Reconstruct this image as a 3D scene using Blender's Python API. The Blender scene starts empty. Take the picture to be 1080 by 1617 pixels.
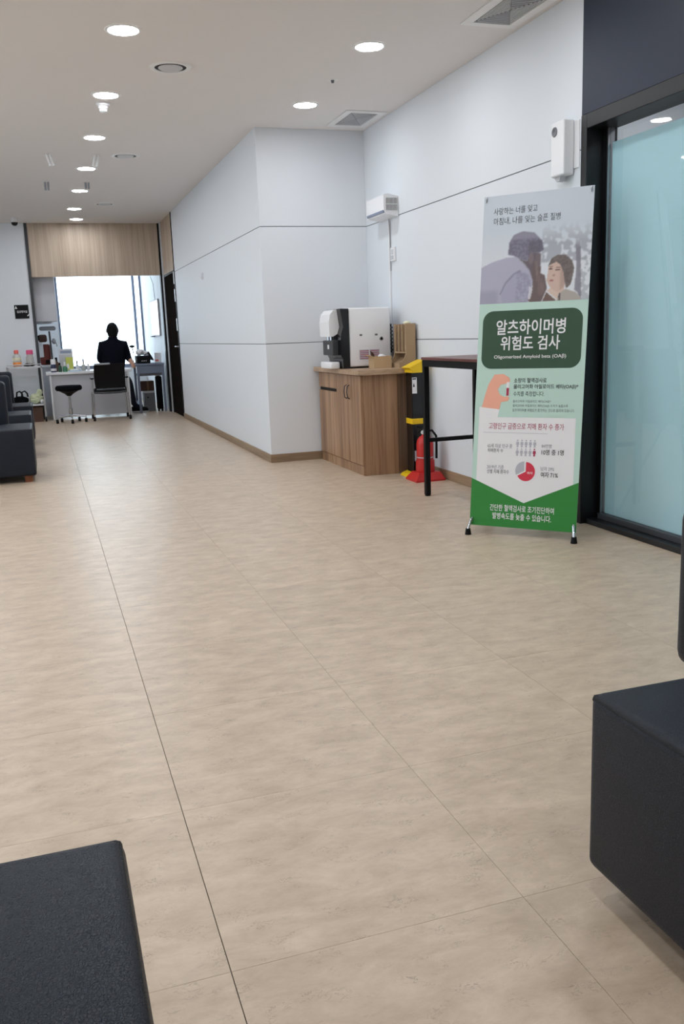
import bpy, bmesh, math, random
import numpy as np
from mathutils import Vector, Matrix

S = bpy.context.scene
C = S.collection
rnd = random.Random(7)

# ------------------------------------------------------------------ camera
CAM_H = 1.12
FWD = Vector((0.30339191, 0.93202914, -0.19817927))
RGT = Vector((0.94796931, -0.3162903, -0.03625786))
UPV = Vector((0.09647556, 0.17686753, 0.97949494))
cam = bpy.data.cameras.new('camera')
cam.sensor_fit = 'VERTICAL'
cam.sensor_height = 36.0
cam.sensor_width = 24.0
cam.lens = 1405.8 / 1617.0 * 36.0
cam.clip_start = 0.02
cam.clip_end = 200
cam_o = bpy.data.objects.new('camera', cam)
C.objects.link(cam_o)
cam_o.matrix_world = Matrix(((RGT.x, UPV.x, -FWD.x, 0), (RGT.y, UPV.y, -FWD.y, 0),
                             (RGT.z, UPV.z, -FWD.z, CAM_H), (0, 0, 0, 1)))
S.camera = cam_o

# ------------------------------------------------------------------ world, exposure
W = bpy.data.worlds.new('daylight')
S.world = W
W.use_nodes = True
W.node_tree.nodes['Background'].inputs[0].default_value = (0.70, 0.87, 1.0, 1)
W.node_tree.nodes['Background'].inputs[1].default_value = 5.0
S.view_settings.view_transform = 'Standard'
S.view_settings.look = 'None'
S.view_settings.gamma = 1.0
S.view_settings.use_curve_mapping = False
S.view_settings.exposure = 0.0
LAMP_STRENGTH = 86.0
LAMP_COLOR = (0.96, 1.0, 1.05)

# ------------------------------------------------------------------ materials
def lin(c):
    return tuple(((v / 255.0) / 12.92 if v / 255.0 <= 0.04045 else ((v / 255.0 + 0.055) / 1.055) ** 2.4) for v in c)

MATS = {}
def base_mat(name):
    m = bpy.data.materials.new(name)
    m.use_nodes = True
    nt = m.node_tree
    return m, nt, nt.nodes['Principled BSDF']

def mat(name, rgb, rough=0.5, metal=0.0, spec=0.5, bump=0.0, bscale=200.0, vary=0.0, vscale=6.0, coat=0.0):
    m, nt, b = base_mat(name)
    col = lin(rgb)
    b.inputs['Base Color'].default_value = (*col, 1)
    b.inputs['Roughness'].default_value = rough
    b.inputs['Metallic'].default_value = metal
    b.inputs['Specular IOR Level'].default_value = spec
    b.inputs['Coat Weight'].default_value = coat
    if bump or vary:
        g = nt.nodes.new('ShaderNodeNewGeometry')
    if bump:
        n = nt.nodes.new('ShaderNodeTexNoise')
        n.inputs['Scale'].default_value = bscale
        n.inputs['Detail'].default_value = 3
        bp = nt.nodes.new('ShaderNodeBump')
        bp.inputs['Strength'].default_value = bump
        bp.inputs['Distance'].default_value = 0.002
        nt.links.new(g.outputs['Position'], n.inputs['Vector'])
        nt.links.new(n.outputs['Fac'], bp.inputs['Height'])
        nt.links.new(bp.outputs['Normal'], b.inputs['Normal'])
    if vary:
        n2 = nt.nodes.new('ShaderNodeTexNoise')
        n2.inputs['Scale'].default_value = vscale
        n2.inputs['Detail'].default_value = 4
        mx = nt.nodes.new('ShaderNodeMixRGB')
        mx.inputs[1].default_value = (*[c * (1 - vary) for c in col], 1)
        mx.inputs[2].default_value = (*[min(1, c * (1 + vary)) for c in col], 1)
        nt.links.new(g.outputs['Position'], n2.inputs['Vector'])
        nt.links.new(n2.outputs['Fac'], mx.inputs[0])
        nt.links.new(mx.outputs[0], b.inputs['Base Color'])
    MATS[name] = m
    return m

def emit(name, rgb, strength):
    m, nt, b = base_mat(name)
    b.inputs['Base Color'].default_value = (0.8, 0.8, 0.8, 1)
    b.inputs['Emission Color'].default_value = (*rgb, 1)
    b.inputs['Emission Strength'].default_value = strength
    MATS[name] = m
    return m

def wood(name, dark, light, scale=(38, 38, 1.6), rough=0.45, broad=5.0):
    m, nt, b = base_mat(name)
    g = nt.nodes.new('ShaderNodeNewGeometry')
    mp = nt.nodes.new('ShaderNodeMapping')
    mp.inputs['Scale'].default_value = scale
    n = nt.nodes.new('ShaderNodeTexNoise')
    n.inputs['Scale'].default_value = 1.0
    n.inputs['Detail'].default_value = 6
    n.inputs['Distortion'].default_value = 0.6
    mp2 = nt.nodes.new('ShaderNodeMapping')
    mp2.inputs['Scale'].default_value = tuple(s / broad for s in scale)
    n2 = nt.nodes.new('ShaderNodeTexNoise')
    n2.inputs['Scale'].default_value = 1.0
    n2.inputs['Detail'].default_value = 2
    add = nt.nodes.new('ShaderNodeMath')
    add.operation = 'ADD'
    mul = nt.nodes.new('ShaderNodeMath')
    mul.operation = 'MULTIPLY'
    mul.inputs[1].default_value = 0.5
    r = nt.nodes.new('ShaderNodeValToRGB')
    r.color_ramp.elements[0].position = 0.36
    r.color_ramp.elements[1].position = 0.64
    r.color_ramp.elements[0].color = (*lin(dark), 1)
    r.color_ramp.elements[1].color = (*lin(light), 1)
    L = nt.links.new
    L(g.outputs['Position'], mp.inputs['Vector']); L(mp.outputs[0], n.inputs['Vector'])
    L(g.outputs['Position'], mp2.inputs['Vector']); L(mp2.outputs[0], n2.inputs['Vector'])
    L(n.outputs['Fac'], add.inputs[0]); L(n2.outputs['Fac'], add.inputs[1]); L(add.outputs[0], mul.inputs[0])
    L(mul.outputs[0], r.inputs['Fac']); L(r.outputs['Color'], b.inputs['Base Color'])
    b.inputs['Roughness'].default_value = rough
    MATS[name] = m
    return m

def vinyl(name):
    """beige marbled vinyl tile: cloudy patches, short grey scratches, slight per tile tone"""
    m, nt, b = base_mat(name)
    L = nt.links.new
    g = nt.nodes.new('ShaderNodeNewGeometry')
    oi = nt.nodes.new('ShaderNodeObjectInfo')
    mp = nt.nodes.new('ShaderNodeMapping')
    mp.inputs['Scale'].default_value = (0.8, 1.5, 1.0)
    mp.inputs['Rotation'].default_value = (0, 0, 0.25)
    off = nt.nodes.new('ShaderNodeVectorMath')
    off.operation = 'MULTIPLY_ADD'
    off.inputs[1].default_value = (7.0, 3.0, 0.0)
    L(oi.outputs['Random'], off.inputs[0]); L(g.outputs['Position'], off.inputs[2])
    L(off.outputs[0], mp.inputs['Vector'])
    def noise(scale, detail, dist=0.0, rough=0.55):
        n = nt.nodes.new('ShaderNodeTexNoise')
        n.inputs['Scale'].default_value = scale
        n.inputs['Detail'].default_value = detail
        n.inputs['Distortion'].default_value = dist
        n.inputs['Roughness'].default_value = rough
        L(mp.outputs[0], n.inputs['Vector'])
        return n
    n1 = noise(9.0, 10, 0.25, 0.70)
    r1 = nt.nodes.new('ShaderNodeValToRGB')
    e = r1.color_ramp.elements
    e[0].position, e[0].color = 0.24, (*lin((174, 153, 130)), 1)
    e[1].position, e[1].color = 0.76, (*lin((217, 197, 174)), 1)
    L(n1.outputs['Fac'], r1.inputs['Fac'])
    n2 = noise(48, 4, 1.1, 0.6)
    r2 = nt.nodes.new('ShaderNodeValToRGB')
    e = r2.color_ramp.elements
    e[0].position, e[0].color = 0.475, (1, 1, 1, 1)
    e[1].position, e[1].color = 0.50, (0, 0, 0, 1)
    x = e.new(0.525); x.color = (1, 1, 1, 1)
    L(n2.outputs['Fac'], r2.inputs['Fac'])
    n3 = noise(16, 4)
    r3 = nt.nodes.new('ShaderNodeValToRGB')
    e = r3.color_ramp.elements
    e[0].position, e[0].color = 0.52, (0, 0, 0, 1)
    e[1].position, e[1].color = 0.66, (0.8, 0.8, 0.8, 1)
    L(n3.outputs['Fac'], r3.inputs['Fac'])
    inv = nt.nodes.new('ShaderNodeMath'); inv.operation = 'SUBTRACT'; inv.inputs[0].default_value = 1.0
    L(r2.outputs['Color'], inv.inputs[1])
    mk = nt.nodes.new('ShaderNodeMath'); mk.operation = 'MULTIPLY'
    L(inv.outputs[0], mk.inputs[0]); L(r3.outputs['Color'], mk.inputs[1])
    mx = nt.nodes.new('ShaderNodeMixRGB')
    mx.inputs[2].default_value = (*lin((132, 117, 102)), 1)
    L(mk.outputs[0], mx.inputs[0]); L(r1.outputs['Color'], mx.inputs[1])
    hs = nt.nodes.new('ShaderNodeHueSaturation')
    mr = nt.nodes.new('ShaderNodeMapRange')
    mr.inputs['To Min'].default_value = 0.98
    mr.inputs['To Max'].default_value = 1.015
    L(oi.outputs['Random'], mr.inputs['Value']); L(mr.outputs[0], hs.inputs['Value'])
    L(mx.outputs[0], hs.inputs['Color']); L(hs.outputs[0], b.inputs['Base Color'])
    b.inputs['Roughness'].default_value = 0.36
    b.inputs['Specular IOR Level'].default_value = 0.5
    bp = nt.nodes.new('ShaderNodeBump')
    bp.inputs['Strength'].default_value = 0.06
    bp.inputs['Distance'].default_value = 0.002
    n4 = noise(120, 2)
    L(n4.outputs['Fac'], bp.inputs['Height']); L(bp.outputs[0], b.inputs['Normal'])
    MATS[name] = m
    return m

def leather(name, rgb, rough=0.42):
    m, nt, b = base_mat(name)
    L = nt.links.new
    b.inputs['Base Color'].default_value = (*lin(rgb), 1)
    b.inputs['Roughness'].default_value = rough
    b.inputs['Specular IOR Level'].default_value = 0.28
    g = nt.nodes.new('ShaderNodeNewGeometry')
    v = nt.nodes.new('ShaderNodeTexVoronoi')
    v.feature = 'DISTANCE_TO_EDGE'
    v.inputs['Scale'].default_value = 260
    n = nt.nodes.new('ShaderNodeTexNoise')
    n.inputs['Scale'].default_value = 60
    ad = nt.nodes.new('ShaderNodeVectorMath'); ad.operation = 'MULTIPLY_ADD'
    ad.inputs[1].default_value = (0.008, 0.008, 0.008)
    L(n.outputs['Color'], ad.inputs[0]); L(g.outputs['Position'], ad.inputs[2]); L(g.outputs['Position'], n.inputs['Vector'])
    L(ad.outputs[0], v.inputs['Vector'])
    mr = nt.nodes.new('ShaderNodeMapRange')
    mr.inputs['From Max'].default_value = 0.12
    L(v.outputs['Distance'], mr.inputs['Value'])
    bp = nt.nodes.new('ShaderNodeBump')
    bp.inputs['Strength'].default_value = 0.6
    bp.inputs['Distance'].default_value = 0.0022
    L(mr.outputs[0], bp.inputs['Height']); L(bp.outputs[0], b.inputs['Normal'])
    MATS[name] = m
    return m

def glass(name, tint=(1, 1, 1), refl=1.0):
    """thin clear pane: see-through with a Fresnel reflection"""
    m = bpy.data.materials.new(name)
    m.use_nodes = True
    nt = m.node_tree
    nt.nodes.clear()
    o = nt.nodes.new('ShaderNodeOutputMaterial')
    t = nt.nodes.new('ShaderNodeBsdfTransparent')
    t.inputs[0].default_value = (*tint, 1)
    gl = nt.nodes.new('ShaderNodeBsdfGlossy')
    gl.inputs['Roughness'].default_value = 0.02
    f = nt.nodes.new('ShaderNodeFresnel')
    f.inputs['IOR'].default_value = 1.6
    mx = nt.nodes.new('ShaderNodeMixShader')
    ge = nt.nodes.new('ShaderNodeNewGeometry')
    iv = nt.nodes.new('ShaderNodeMath'); iv.operation = 'SUBTRACT'; iv.inputs[0].default_value = 1.0
    ml = nt.nodes.new('ShaderNodeMath'); ml.operation = 'MULTIPLY'
    nt.links.new(ge.outputs['Backfacing'], iv.inputs[1]); nt.links.new(iv.outputs[0], ml.inputs[0])
    nt.links.new(f.outputs[0], ml.inputs[1])
    nt.links.new(ml.outputs[0], mx.inputs[0]); nt.links.new(t.outputs[0], mx.inputs[1])
    nt.links.new(gl.outputs[0], mx.inputs[2]); nt.links.new(mx.outputs[0], o.inputs[0])
    MATS[name] = m
    return m

def film(name, rgb):
    """frosted film: scatters light both ways"""
    m = bpy.data.materials.new(name)
    m.use_nodes = True
    nt = m.node_tree
    nt.nodes.clear()
    o = nt.nodes.new('ShaderNodeOutputMaterial')
    d = nt.nodes.new('ShaderNodeBsdfDiffuse')
    t = nt.nodes.new('ShaderNodeBsdfTranslucent')
    d.inputs[0].default_value = (*lin(rgb), 1)
    t.inputs[0].default_value = (*lin(rgb), 1)
    mx = nt.nodes.new('ShaderNodeMixShader')
    mx.inputs[0].default_value = 0.45
    nt.links.new(d.outputs[0], mx.inputs[1]); nt.links.new(t.outputs[0], mx.inputs[2]); nt.links.new(mx.outputs[0], o.inputs[0])
    MATS[name] = m
    return m

vinyl('vinyl')
mat('joint', (112, 102, 92), 0.8)
mat('wall_white', (227, 231, 236), 0.6, bump=0.08, bscale=400)
mat('wall_seam', (120, 122, 128), 0.8)
mat('ceiling_white', (234, 231, 230), 0.85, bump=0.05, bscale=300)
mat('white', (235, 235, 237), 0.4)
mat('white_gloss', (240, 240, 242), 0.25)
mat('offwhite', (205, 206, 210), 0.5)
mat('grey', (150, 152, 158), 0.5)
mat('midgrey', (108, 110, 116), 0.5)
mat('darkgrey', (58, 60, 64), 0.5)
mat('black', (12, 12, 15), 0.5, spec=0.2)
mat('black_gloss', (10, 10, 13), 0.2)
mat('black_soft', (14, 14, 18), 0.9, spec=0.1, bump=0.3, bscale=300)
mat('chrome', (200, 202, 206), 0.18, 1.0)
mat('steel', (170, 172, 176), 0.35, 1.0)
mat('aluminium', (196, 198, 202), 0.35, 0.9)
mat('navy_panel', (44, 51, 66), 0.5, spec=0.3, bump=0.05, bscale=150)
mat('frame_black', (13, 14, 18), 0.4)
mat('door_dark', (34, 30, 28), 0.9, spec=0.0, vary=0.25, vscale=9)
wood('wood_header', (168, 149, 130), (200, 182, 163), (42, 42, 1.2), 0.5)
wood('wood_cabinet', (126, 92, 66), (184, 148, 116), (46, 46, 1.5), 0.42)
wood('wood_top', (150, 120, 94), (190, 162, 134), (10, 40, 40), 0.42)
wood('wood_base', (134, 110, 86), (160, 136, 108), (4, 4, 60), 0.5)
wood('wood_foot', (120, 66, 36), (150, 88, 52), (30, 30, 4), 0.4)
wood('wood_red', (84, 44, 40), (112, 64, 58), (40, 6, 40), 0.35)
leather('leather', (26, 32, 43), 0.42)
leather('leather_pipe', (18, 20, 26), 0.45)
mat('lamp_ring', (238, 238, 238), 0.4)
emit('lamp_glow', LAMP_COLOR, LAMP_STRENGTH)
emit('viewer_glow', (0.95, 0.98, 1.0), 1.0)
glass('glass')
film('film', (214, 244, 250))
mat('red', (196, 34, 32), 0.35)
mat('yellow', (240, 198, 22), 0.4)
mat('tan', (168, 142, 112), 0.75, vary=0.05)
mat('tan_dark', (120, 96, 72), 0.8)
mat('carton', (196, 166, 128), 0.8, vary=0.05)
mat('brown', (84, 58, 46), 0.7)
mat('pink', (236, 92, 140), 0.45)
mat('salmon', (240, 110, 100), 0.45)
mat('orange', (246, 150, 70), 0.45)
mat('cream', (226, 220, 190), 0.5)
mat('clear_plastic', (188, 188, 184), 0.25)
mat('navy', (44, 48, 84), 0.4)
mat('green', (70, 132, 100), 0.35)
mat('darkgreen', (44, 78, 60), 0.35)
mat('lime', (206, 212, 100), 0.5)
mat('pale_green', (206, 212, 176), 0.6, vary=0.15, vscale=30)
mat('paleblue', (170, 200, 216), 0.5)
mat('bluegrey', (128, 138, 160), 0.45)
mat('cabinet_grey', (198, 198, 204), 0.4)
mat('skin', (206, 160, 136), 0.55)
mat('hair', (16, 15, 15), 0.7, spec=0.2, bump=0.6, bscale=120)
mat('sweater', (17, 18, 28), 0.95, spec=0.1, bump=0.3, bscale=220)
mat('jeans', (28, 32, 46), 0.85, bump=0.3, bscale=260)
mat('maroon', (108, 44, 36), 0.7)
# print inks of the banner
mat('ink_top', (200, 208, 216), 0.5)
mat('ink_mint', (192, 220, 208), 0.5)
mat('ink_dark', (42, 76, 52), 0.5)
mat('ink_green', (40, 132, 50), 0.5)
mat('ink_white', (238, 236, 238), 0.5)
mat('ink_text', (40, 44, 50), 0.5)
mat('ink_grey', (120, 124, 130), 0.5)
mat('ink_pale', (186, 186, 194), 0.5)
mat('ink_red', (214, 48, 72), 0.5)
mat('ink_crimson', (170, 50, 84), 0.5)
mat('ink_skin', (244, 176, 150), 0.5)
mat('ink_vial', (172, 40, 74), 0.5)

# ------------------------------------------------------------------ geometry helpers
class MB:
    """collects shapes in world coordinates; build() links them as ONE mesh object"""
    def __init__(self):
        self.bm = bmesh.new()
    def _merge(self, t):
        me = bpy.data.meshes.new('tmp')
        t.to_mesh(me); t.free()
        self.bm.from_mesh(me)
        bpy.data.meshes.remove(me)
    def box(self, a, b, bev=0.0, seg=2, rot=None, piv=None):
        t = bmesh.new()
        bmesh.ops.create_cube(t, size=1)
        c = [(a[i] + b[i]) / 2 for i in range(3)]
        d = [abs(b[i] - a[i]) for i in range(3)]
        for v in t.verts:
            v.co = Vector((v.co.x * d[0] + c[0], v.co.y * d[1] + c[1], v.co.z * d[2] + c[2]))
        if bev:
            bmesh.ops.bevel(t, geom=t.edges[:], offset=min(bev, min(d) * 0.49), segments=seg, profile=0.5, affect='EDGES')
        if rot:
            p = Vector(piv if piv else c)
            for v in t.verts:
                v.co = rot @ (v.co - p) + p
        self._merge(t)
        return self
    def tube(self, pts, r, n=10, cap=True):
        pts = [Vector(p) for p in pts]
        rs = r if isinstance(r, (list, tuple)) else [r] * len(pts)
        rings = []
        ref = None
        for i, p in enumerate(pts):
            d = (pts[min(i + 1, len(pts) - 1)] - pts[max(i - 1, 0)]).normalized()
            if ref is None:
                ref = Vector((0, 0, 1)) if abs(d.z) < 0.9 else Vector((1, 0, 0))
            x = d.cross(ref)
            if x.length < 1e-4:
                x = d.cross(Vector((0, 1, 0)))
            x.normalize()
            y = x.cross(d).normalized()
            ref = y
            rings.append([self.bm.verts.new(p + (x * math.cos(2 * math.pi * k / n) + y * math.sin(2 * math.pi * k / n)) * rs[i]) for k in range(n)])
        for a, b in zip(rings, rings[1:]):
            for k in range(n):
                self.bm.faces.new((a[k], b[k], b[(k + 1) % n], a[(k + 1) % n]))
        if cap:
            self.bm.faces.new(rings[0])
            self.bm.faces.new(rings[-1][::-1])
        return self
    def lathe(self, c, prof, n=24, axis='Z', caps=True):
        """prof: (radius, offset along axis)"""
        c = Vector(c)
        def P(r, h, k):
            a = 2 * math.pi * k / n
            u, v = r * math.cos(a), r * math.sin(a)
            return c + (Vector((u, v, h)) if axis == 'Z' else Vector((h, u, v)) if axis == 'X' else Vector((u, h, v)))
        rings = []
        for r, h in prof:
            if r < 1e-6:
                rings.append([self.bm.verts.new(P(0, h, 0))])
            else:
                rings.append([self.bm.verts.new(P(r, h, k)) for k in range(n)])
        for a, b in zip(rings, rings[1:]):
            for k in range(n):
                q = [a[k % len(a)], a[(k + 1) % len(a)], b[(k + 1) % len(b)], b[k % len(b)]]
                q = list(dict.fromkeys(q))
                if len(q) >= 3:
                    try: self.bm.faces.new(q)
                    except ValueError: pass
        for rg, fl in ((rings[0], False), (rings[-1], True)):
            if caps and len(rg) > 2:
                try: self.bm.faces.new(rg[::-1] if fl else rg)
                except ValueError: pass
        return self
    def prism(self, poly, lo, hi, axis='Z'):
        """polygon in the two other axes, extruded along axis"""
        def P(p, h):
            return (p[0], p[1], h) if axis == 'Z' else (h, p[0], p[1]) if axis == 'X' else (p[0], h, p[1])
        a = [self.bm.verts.new(P(p, lo)) for p in poly]
        b = [self.bm.verts.new(P(p, hi)) for p in poly]
        n = len(poly)
        self.bm.faces.new(a); self.bm.faces.new(b[::-1])
        for i in range(n):
            self.bm.faces.new((a[i], b[i], b[(i + 1) % n], a[(i + 1) % n]))
        return self
    def face(self, pts):
        self.bm.faces.new([self.bm.verts.new(p) for p in pts])
        return self
    def ball(self, c, r, sub=2, noise=0.0, seed=0):
        t = bmesh.new()
        bmesh.ops.create_icosphere(t, subdivisions=sub, radius=1)
        rr = r if isinstance(r, (list, tuple)) else (r, r, r)
        q = random.Random(seed)
        for v in t.verts:
            k = 1 + noise * (q.random() - 0.5)
            v.co = Vector((v.co.x * rr[0] * k + c[0], v.co.y * rr[1] * k + c[1], v.co.z * rr[2] * k + c[2]))
        self._merge(t)
        return self
    def build(self, name, m, parent=None, smooth=None, origin=None):
        bm = self.bm
        bmesh.ops.recalc_face_normals(bm, faces=bm.faces[:])
        org = Vector(origin) if origin is not None else (ORG.get(parent.name, Vector()) if parent else Vector())
        bmesh.ops.translate(bm, verts=bm.verts[:], vec=-org)
        me = bpy.data.meshes.new(name)
        bm.to_mesh(me); bm.free()
        me.materials.append(MATS[m])
        if smooth is not None:
            me.shade_smooth()
            me.set_sharp_from_angle(angle=math.radians(smooth))
        o = bpy.data.objects.new(name, me)
        C.objects.link(o)
        if parent:
            o.parent = parent
        else:
            o.location = org
        ORG[o.name] = org
        return o
ORG = {}

def tag(o, label, cat, group=None, kind=None):
    o['label'] = label
    o['category'] = cat
    if group: o['group'] = group
    if kind: o['kind'] = kind
    return o

def thing(name, label, cat, loc=(0, 0, 0), group=None, kind=None):
    o = bpy.data.objects.new(name, None)
    o.empty_display_size = 0.1
    C.objects.link(o)
    o.location = loc
    ORG[o.name] = Vector(loc)
    return tag(o, label, cat, group, kind)

KIDS = {}
def copy_tree(o, parent=None):
    c = o.copy()
    C.objects.link(c)
    c.parent = parent
    ORG[c.name] = ORG.get(o.name, Vector())
    for ch in KIDS.setdefault(o.name, [x for x in bpy.data.objects if x.parent == o]):
        copy_tree(ch, c)
    return c

TEXTS = []
def lettering(parent, s, o, e1, e2, box, m, bold=0.0, lift=0.001, name='lettering'):
    """flat lettering laid on a plane: o + e1*s + e2*v, box = (s0, v0, s1, v1)"""
    TEXTS.append((parent, s, Vector(o), Vector(e1), Vector(e2), box, m, bold, lift, name))

def flush_text():
    obs = []
    for t in TEXTS:
        cu = bpy.data.curves.new('lettering', 'FONT')
        cu.body = t[1]
        cu.size = 1.0
        cu.offset = t[7]
        cu.resolution_u = 3
        o = bpy.data.objects.new('lettering_tmp', cu)
        C.objects.link(o)
        obs.append(o)
    dg = bpy.context.evaluated_depsgraph_get()
    dg.update()
    for t, o in zip(TEXTS, obs):
        parent, s, og, e1, e2, bx, m, bold, lift, name = t
        me = bpy.data.meshes.new_from_object(o.evaluated_get(dg))
        n = len(me.vertices)
        co = np.empty(n * 3); me.vertices.foreach_get('co', co); co = co.reshape(-1, 3)
        lo, hi = co.min(0), co.max(0)
        u = (co[:, 0] - lo[0]) / max(hi[0] - lo[0], 1e-6) * (bx[2] - bx[0]) + bx[0]
        v = (co[:, 1] - lo[1]) / max(hi[1] - lo[1], 1e-6) * (bx[3] - bx[1]) + bx[1]
        nn = e1.cross(e2).normalized()
        org = ORG.get(parent.name, Vector())
        base = np.array(og + nn * lift - org)
        w = base[None] + u[:, None] * np.array(e1)[None] + v[:, None] * np.array(e2)[None]
        me.vertices.foreach_set('co', w.ravel())
        me.update()
        me.materials.clear()
        me.materials.append(MATS[m])
        q = bpy.data.objects.new(name, me)
        C.objects.link(q)
        q.parent = parent
        bpy.data.objects.remove(o)
    TEXTS.clear()

# ================================================================== SETTING
H = 2.81          # ceiling
XR = 2.82         # right wall
XC = 1.86         # corridor wall
YA = 7.68         # alcove wall (front of the corridor block)
YE = 14.05        # end wall with the wooden header
Z1, Z2 = 2.02, 1.04   # panel joints
TX, TY = 0.5925, 0.589

# floor: slab with recessed joints, tiles laid on it
fl = MB().box((-4.7, -2.6, -0.12), (5.3, 17.4, -0.004)).build('floor', 'joint')
tag(fl, 'beige marbled vinyl tile floor of the waiting room', 'floor', kind='structure')
g = 0.0004
cells = []
for i in range(-9, 9):
    for j in range(-8, 27):
        x0, x1 = 0.217 + i * TX, 0.217 + (i + 1) * TX
        y0, y1 = 1.9975 + j * TY, 1.9975 + (j + 1) * TY
        if x1 < -4.6 or x0 > 5.2 or y1 < -2.5 or y0 > 17.3: continue
        cells.append((x0, y0))
vis = [c for c in cells if -1.6 < c[0] < 2.81 and 0.2 < c[1] < 17.2]
vis.sort(key=lambda c: c[1])
vis = vis[:290]
gw = 0.0010   # the one open joint down the aisle
T0 = [MB().box((a, g, -0.004), (TX - b, TY - g, 0.0)).build('tile', 'vinyl') for a, b in ((g, g), (gw, g), (g, gw))]
used = [False] * 3
for k, (x, y) in enumerate(vis):
    kd = 1 if abs(x - 0.217) < 0.01 else 2 if abs(x + TX - 0.217) < 0.01 else 0
    t = T0[kd] if not used[kd] else T0[kd].copy()
    if used[kd]: C.objects.link(t)
    used[kd] = True
    t.parent = fl
    t.location = (x, y, 0)
rest = MB()
for (x, y) in cells:
    if (x, y) not in vis:
        rest.box((x + g, y + g, -0.004), (x + TX - g, y + TY - g, 0.0))
ro = rest.build('tile_field', 'vinyl', fl)
ro['kind'] = 'stuff'

ce = MB().box((-4.7, -2.6, H), (5.3, 17.4, H + 0.12)).build('ceiling', 'ceiling_white')
tag(ce, 'plain off-white plaster ceiling with recessed fittings', 'ceiling', kind='structure')

def panelled(name, label, backing, panels):
    w = MB().box(*backing).build(name, 'wall_seam')
    tag(w, label, 'wall', kind='structure')
    for a, b in panels:
        MB().box(a, b, bev=0.0012, seg=1).build('panel', 'wall_white', w)
    return w
zz = [(0.0, Z2 - 0.003), (Z2 + 0.003, Z1 - 0.003), (Z1 + 0.003, H)]
panelled('wall_right', 'white panelled wall with two horizontal joints behind the banner and table',
         ((XR + 0.006, 4.337, 0), (XR + 0.10, 7.80, H)),
         [((XR, 4.337, a), (XR + 0.006, YA + 0.003, b)) for a, b in zz])
panelled('wall_alcove', 'white panelled wall facing the camera behind the wooden cabinet',
         ((XC + 0.006, YA + 0.006, 0), (XR + 0.006, YA + 0.10, H)),
         [((XC, YA, a), (XR, YA + 0.006, b)) for a, b in zz])
panelled('wall_corridor', 'white panelled wall running down the corridor to the dark door',
         ((XC + 0.006, YA + 0.10, 0), (XC + 0.10, 12.79, H)),
         [((XC, YA + 0.006, a), (XC + 0.006, 12.79, b)) for a, b in zz])
def base(name, label, a, b):
    tag(MB().box(a, b, bev=0.002, seg=1).build(name, 'wood_base'), label, 'baseboard', kind='structure')
base('baseboard_right', 'light brown skirting board under the right wall', (XR - 0.010, 4.345, 0), (XR, YA, 0.072))
base('baseboard_alcove', 'light brown skirting board beside the wooden cabinet', (XC - 0.010, YA - 0.010, 0), (XR - 0.010, YA, 0.072))
base('baseboard_corridor', 'light brown skirting board along the corridor wall', (XC - 0.010, YA, 0), (XC, 12.79, 0.072))

# closing walls of the waiting room
def plain(name, label, a, b, m='wall_white'):
    return tag(MB().box(a, b).build(name, m), label, 'wall', kind='structure')
wl = MB()
WY0, WY1, WZ0, WZ1 = 5.8, 9.2, 0.80, 2.40
wl.box((-4.7, -2.6, 0), (-4.6, 17.4, WZ0)).box((-4.7, -2.6, WZ1), (-4.6, 17.4, H)).box((-4.7, -2.6, WZ0), (-4.6, WY0, WZ1)).box((-4.7, WY1, WZ0), (-4.6, 17.4, WZ1))
tag(wl.build('wall_left', 'wall_white'), 'white wall on the far left side of the waiting room', 'wall', kind='structure')
w2 = thing('added_window', 'unseen window added in the left wall for cool fill daylight, outside the picture', 'window', (-4.65, 7.5, WZ0), kind='structure')  # added opening, lets cool sky light onto the left-facing walls
fr = MB()
for y in (WY0, 6.85, 8.11, WY1 - 0.04):
    fr.box((-4.69, y, WZ0), (-4.61, y + 0.04, WZ1))
fr.box((-4.69, WY0, WZ0), (-4.61, WY1, WZ0 + 0.04)).box((-4.69, WY0, WZ1 - 0.04), (-4.61, WY1, WZ1))
fr.build('frame', 'offwhite', w2)
for a, b in ((WY0 + 0.04, 6.85), (6.89, 8.11), (8.15, WY1 - 0.04)):
    MB().box((-4.653, a, WZ0 + 0.04), (-4.647, b, WZ1 - 0.04)).build('pane', 'glass', w2)
plain('wall_behind', 'white wall behind the camera', (-4.6, -2.6, 0), (5.3, -2.5, H))
plain('wall_end', 'white wall with the small black sign left of the consulting desk', (-4.6, YE, 0), (-0.062, YE + 0.10, H))

# header, trims and dark door at the end of the corridor
hd = MB().box((-0.020, YE, 2.06), (1.825, YE + 0.06, H)).build('trim_1', 'wood_header')
tag(hd, 'light wooden panel above the opening of the consulting room', 'panel', kind='structure')
tr = MB().box((-0.062, YE - 0.012, 0), (-0.020, YE + 0.12, H)).build('trim_2', 'darkgrey')
tag(tr, 'dark grey vertical trim left of the wooden header', 'trim', kind='structure')
tr = MB().box((1.825, YE - 0.012, 0), (1.850, YE + 0.10, H)).build('trim_3', 'black')
tag(tr, 'thin black vertical trim right of the wooden header', 'trim', kind='structure')
tr = MB().box((1.852, 13.92, 0), (1.96, YE + 0.10, H)).build('trim_4', 'offwhite')
tag(tr, 'pale upright trim between the header and the dark door', 'trim', kind='structure')
tr = MB().box((1.850, 12.79, 0), (1.96, 12.815, H)).build('trim_5', 'black')
tag(tr, 'black edge strip at the far end of the corridor wall', 'trim', kind='structure')
tr = MB().box((1.862, 12.815, 2.05), (1.95, 13.92, H)).build('trim_6', 'wood_header')
tag(tr, 'wooden panel above the dark door', 'panel', kind='structure')
d1 = thing('door_1', 'dark brown door at the end of the corridor wall', 'door', (1.90, 13.2, 0), kind='structure')
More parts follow.
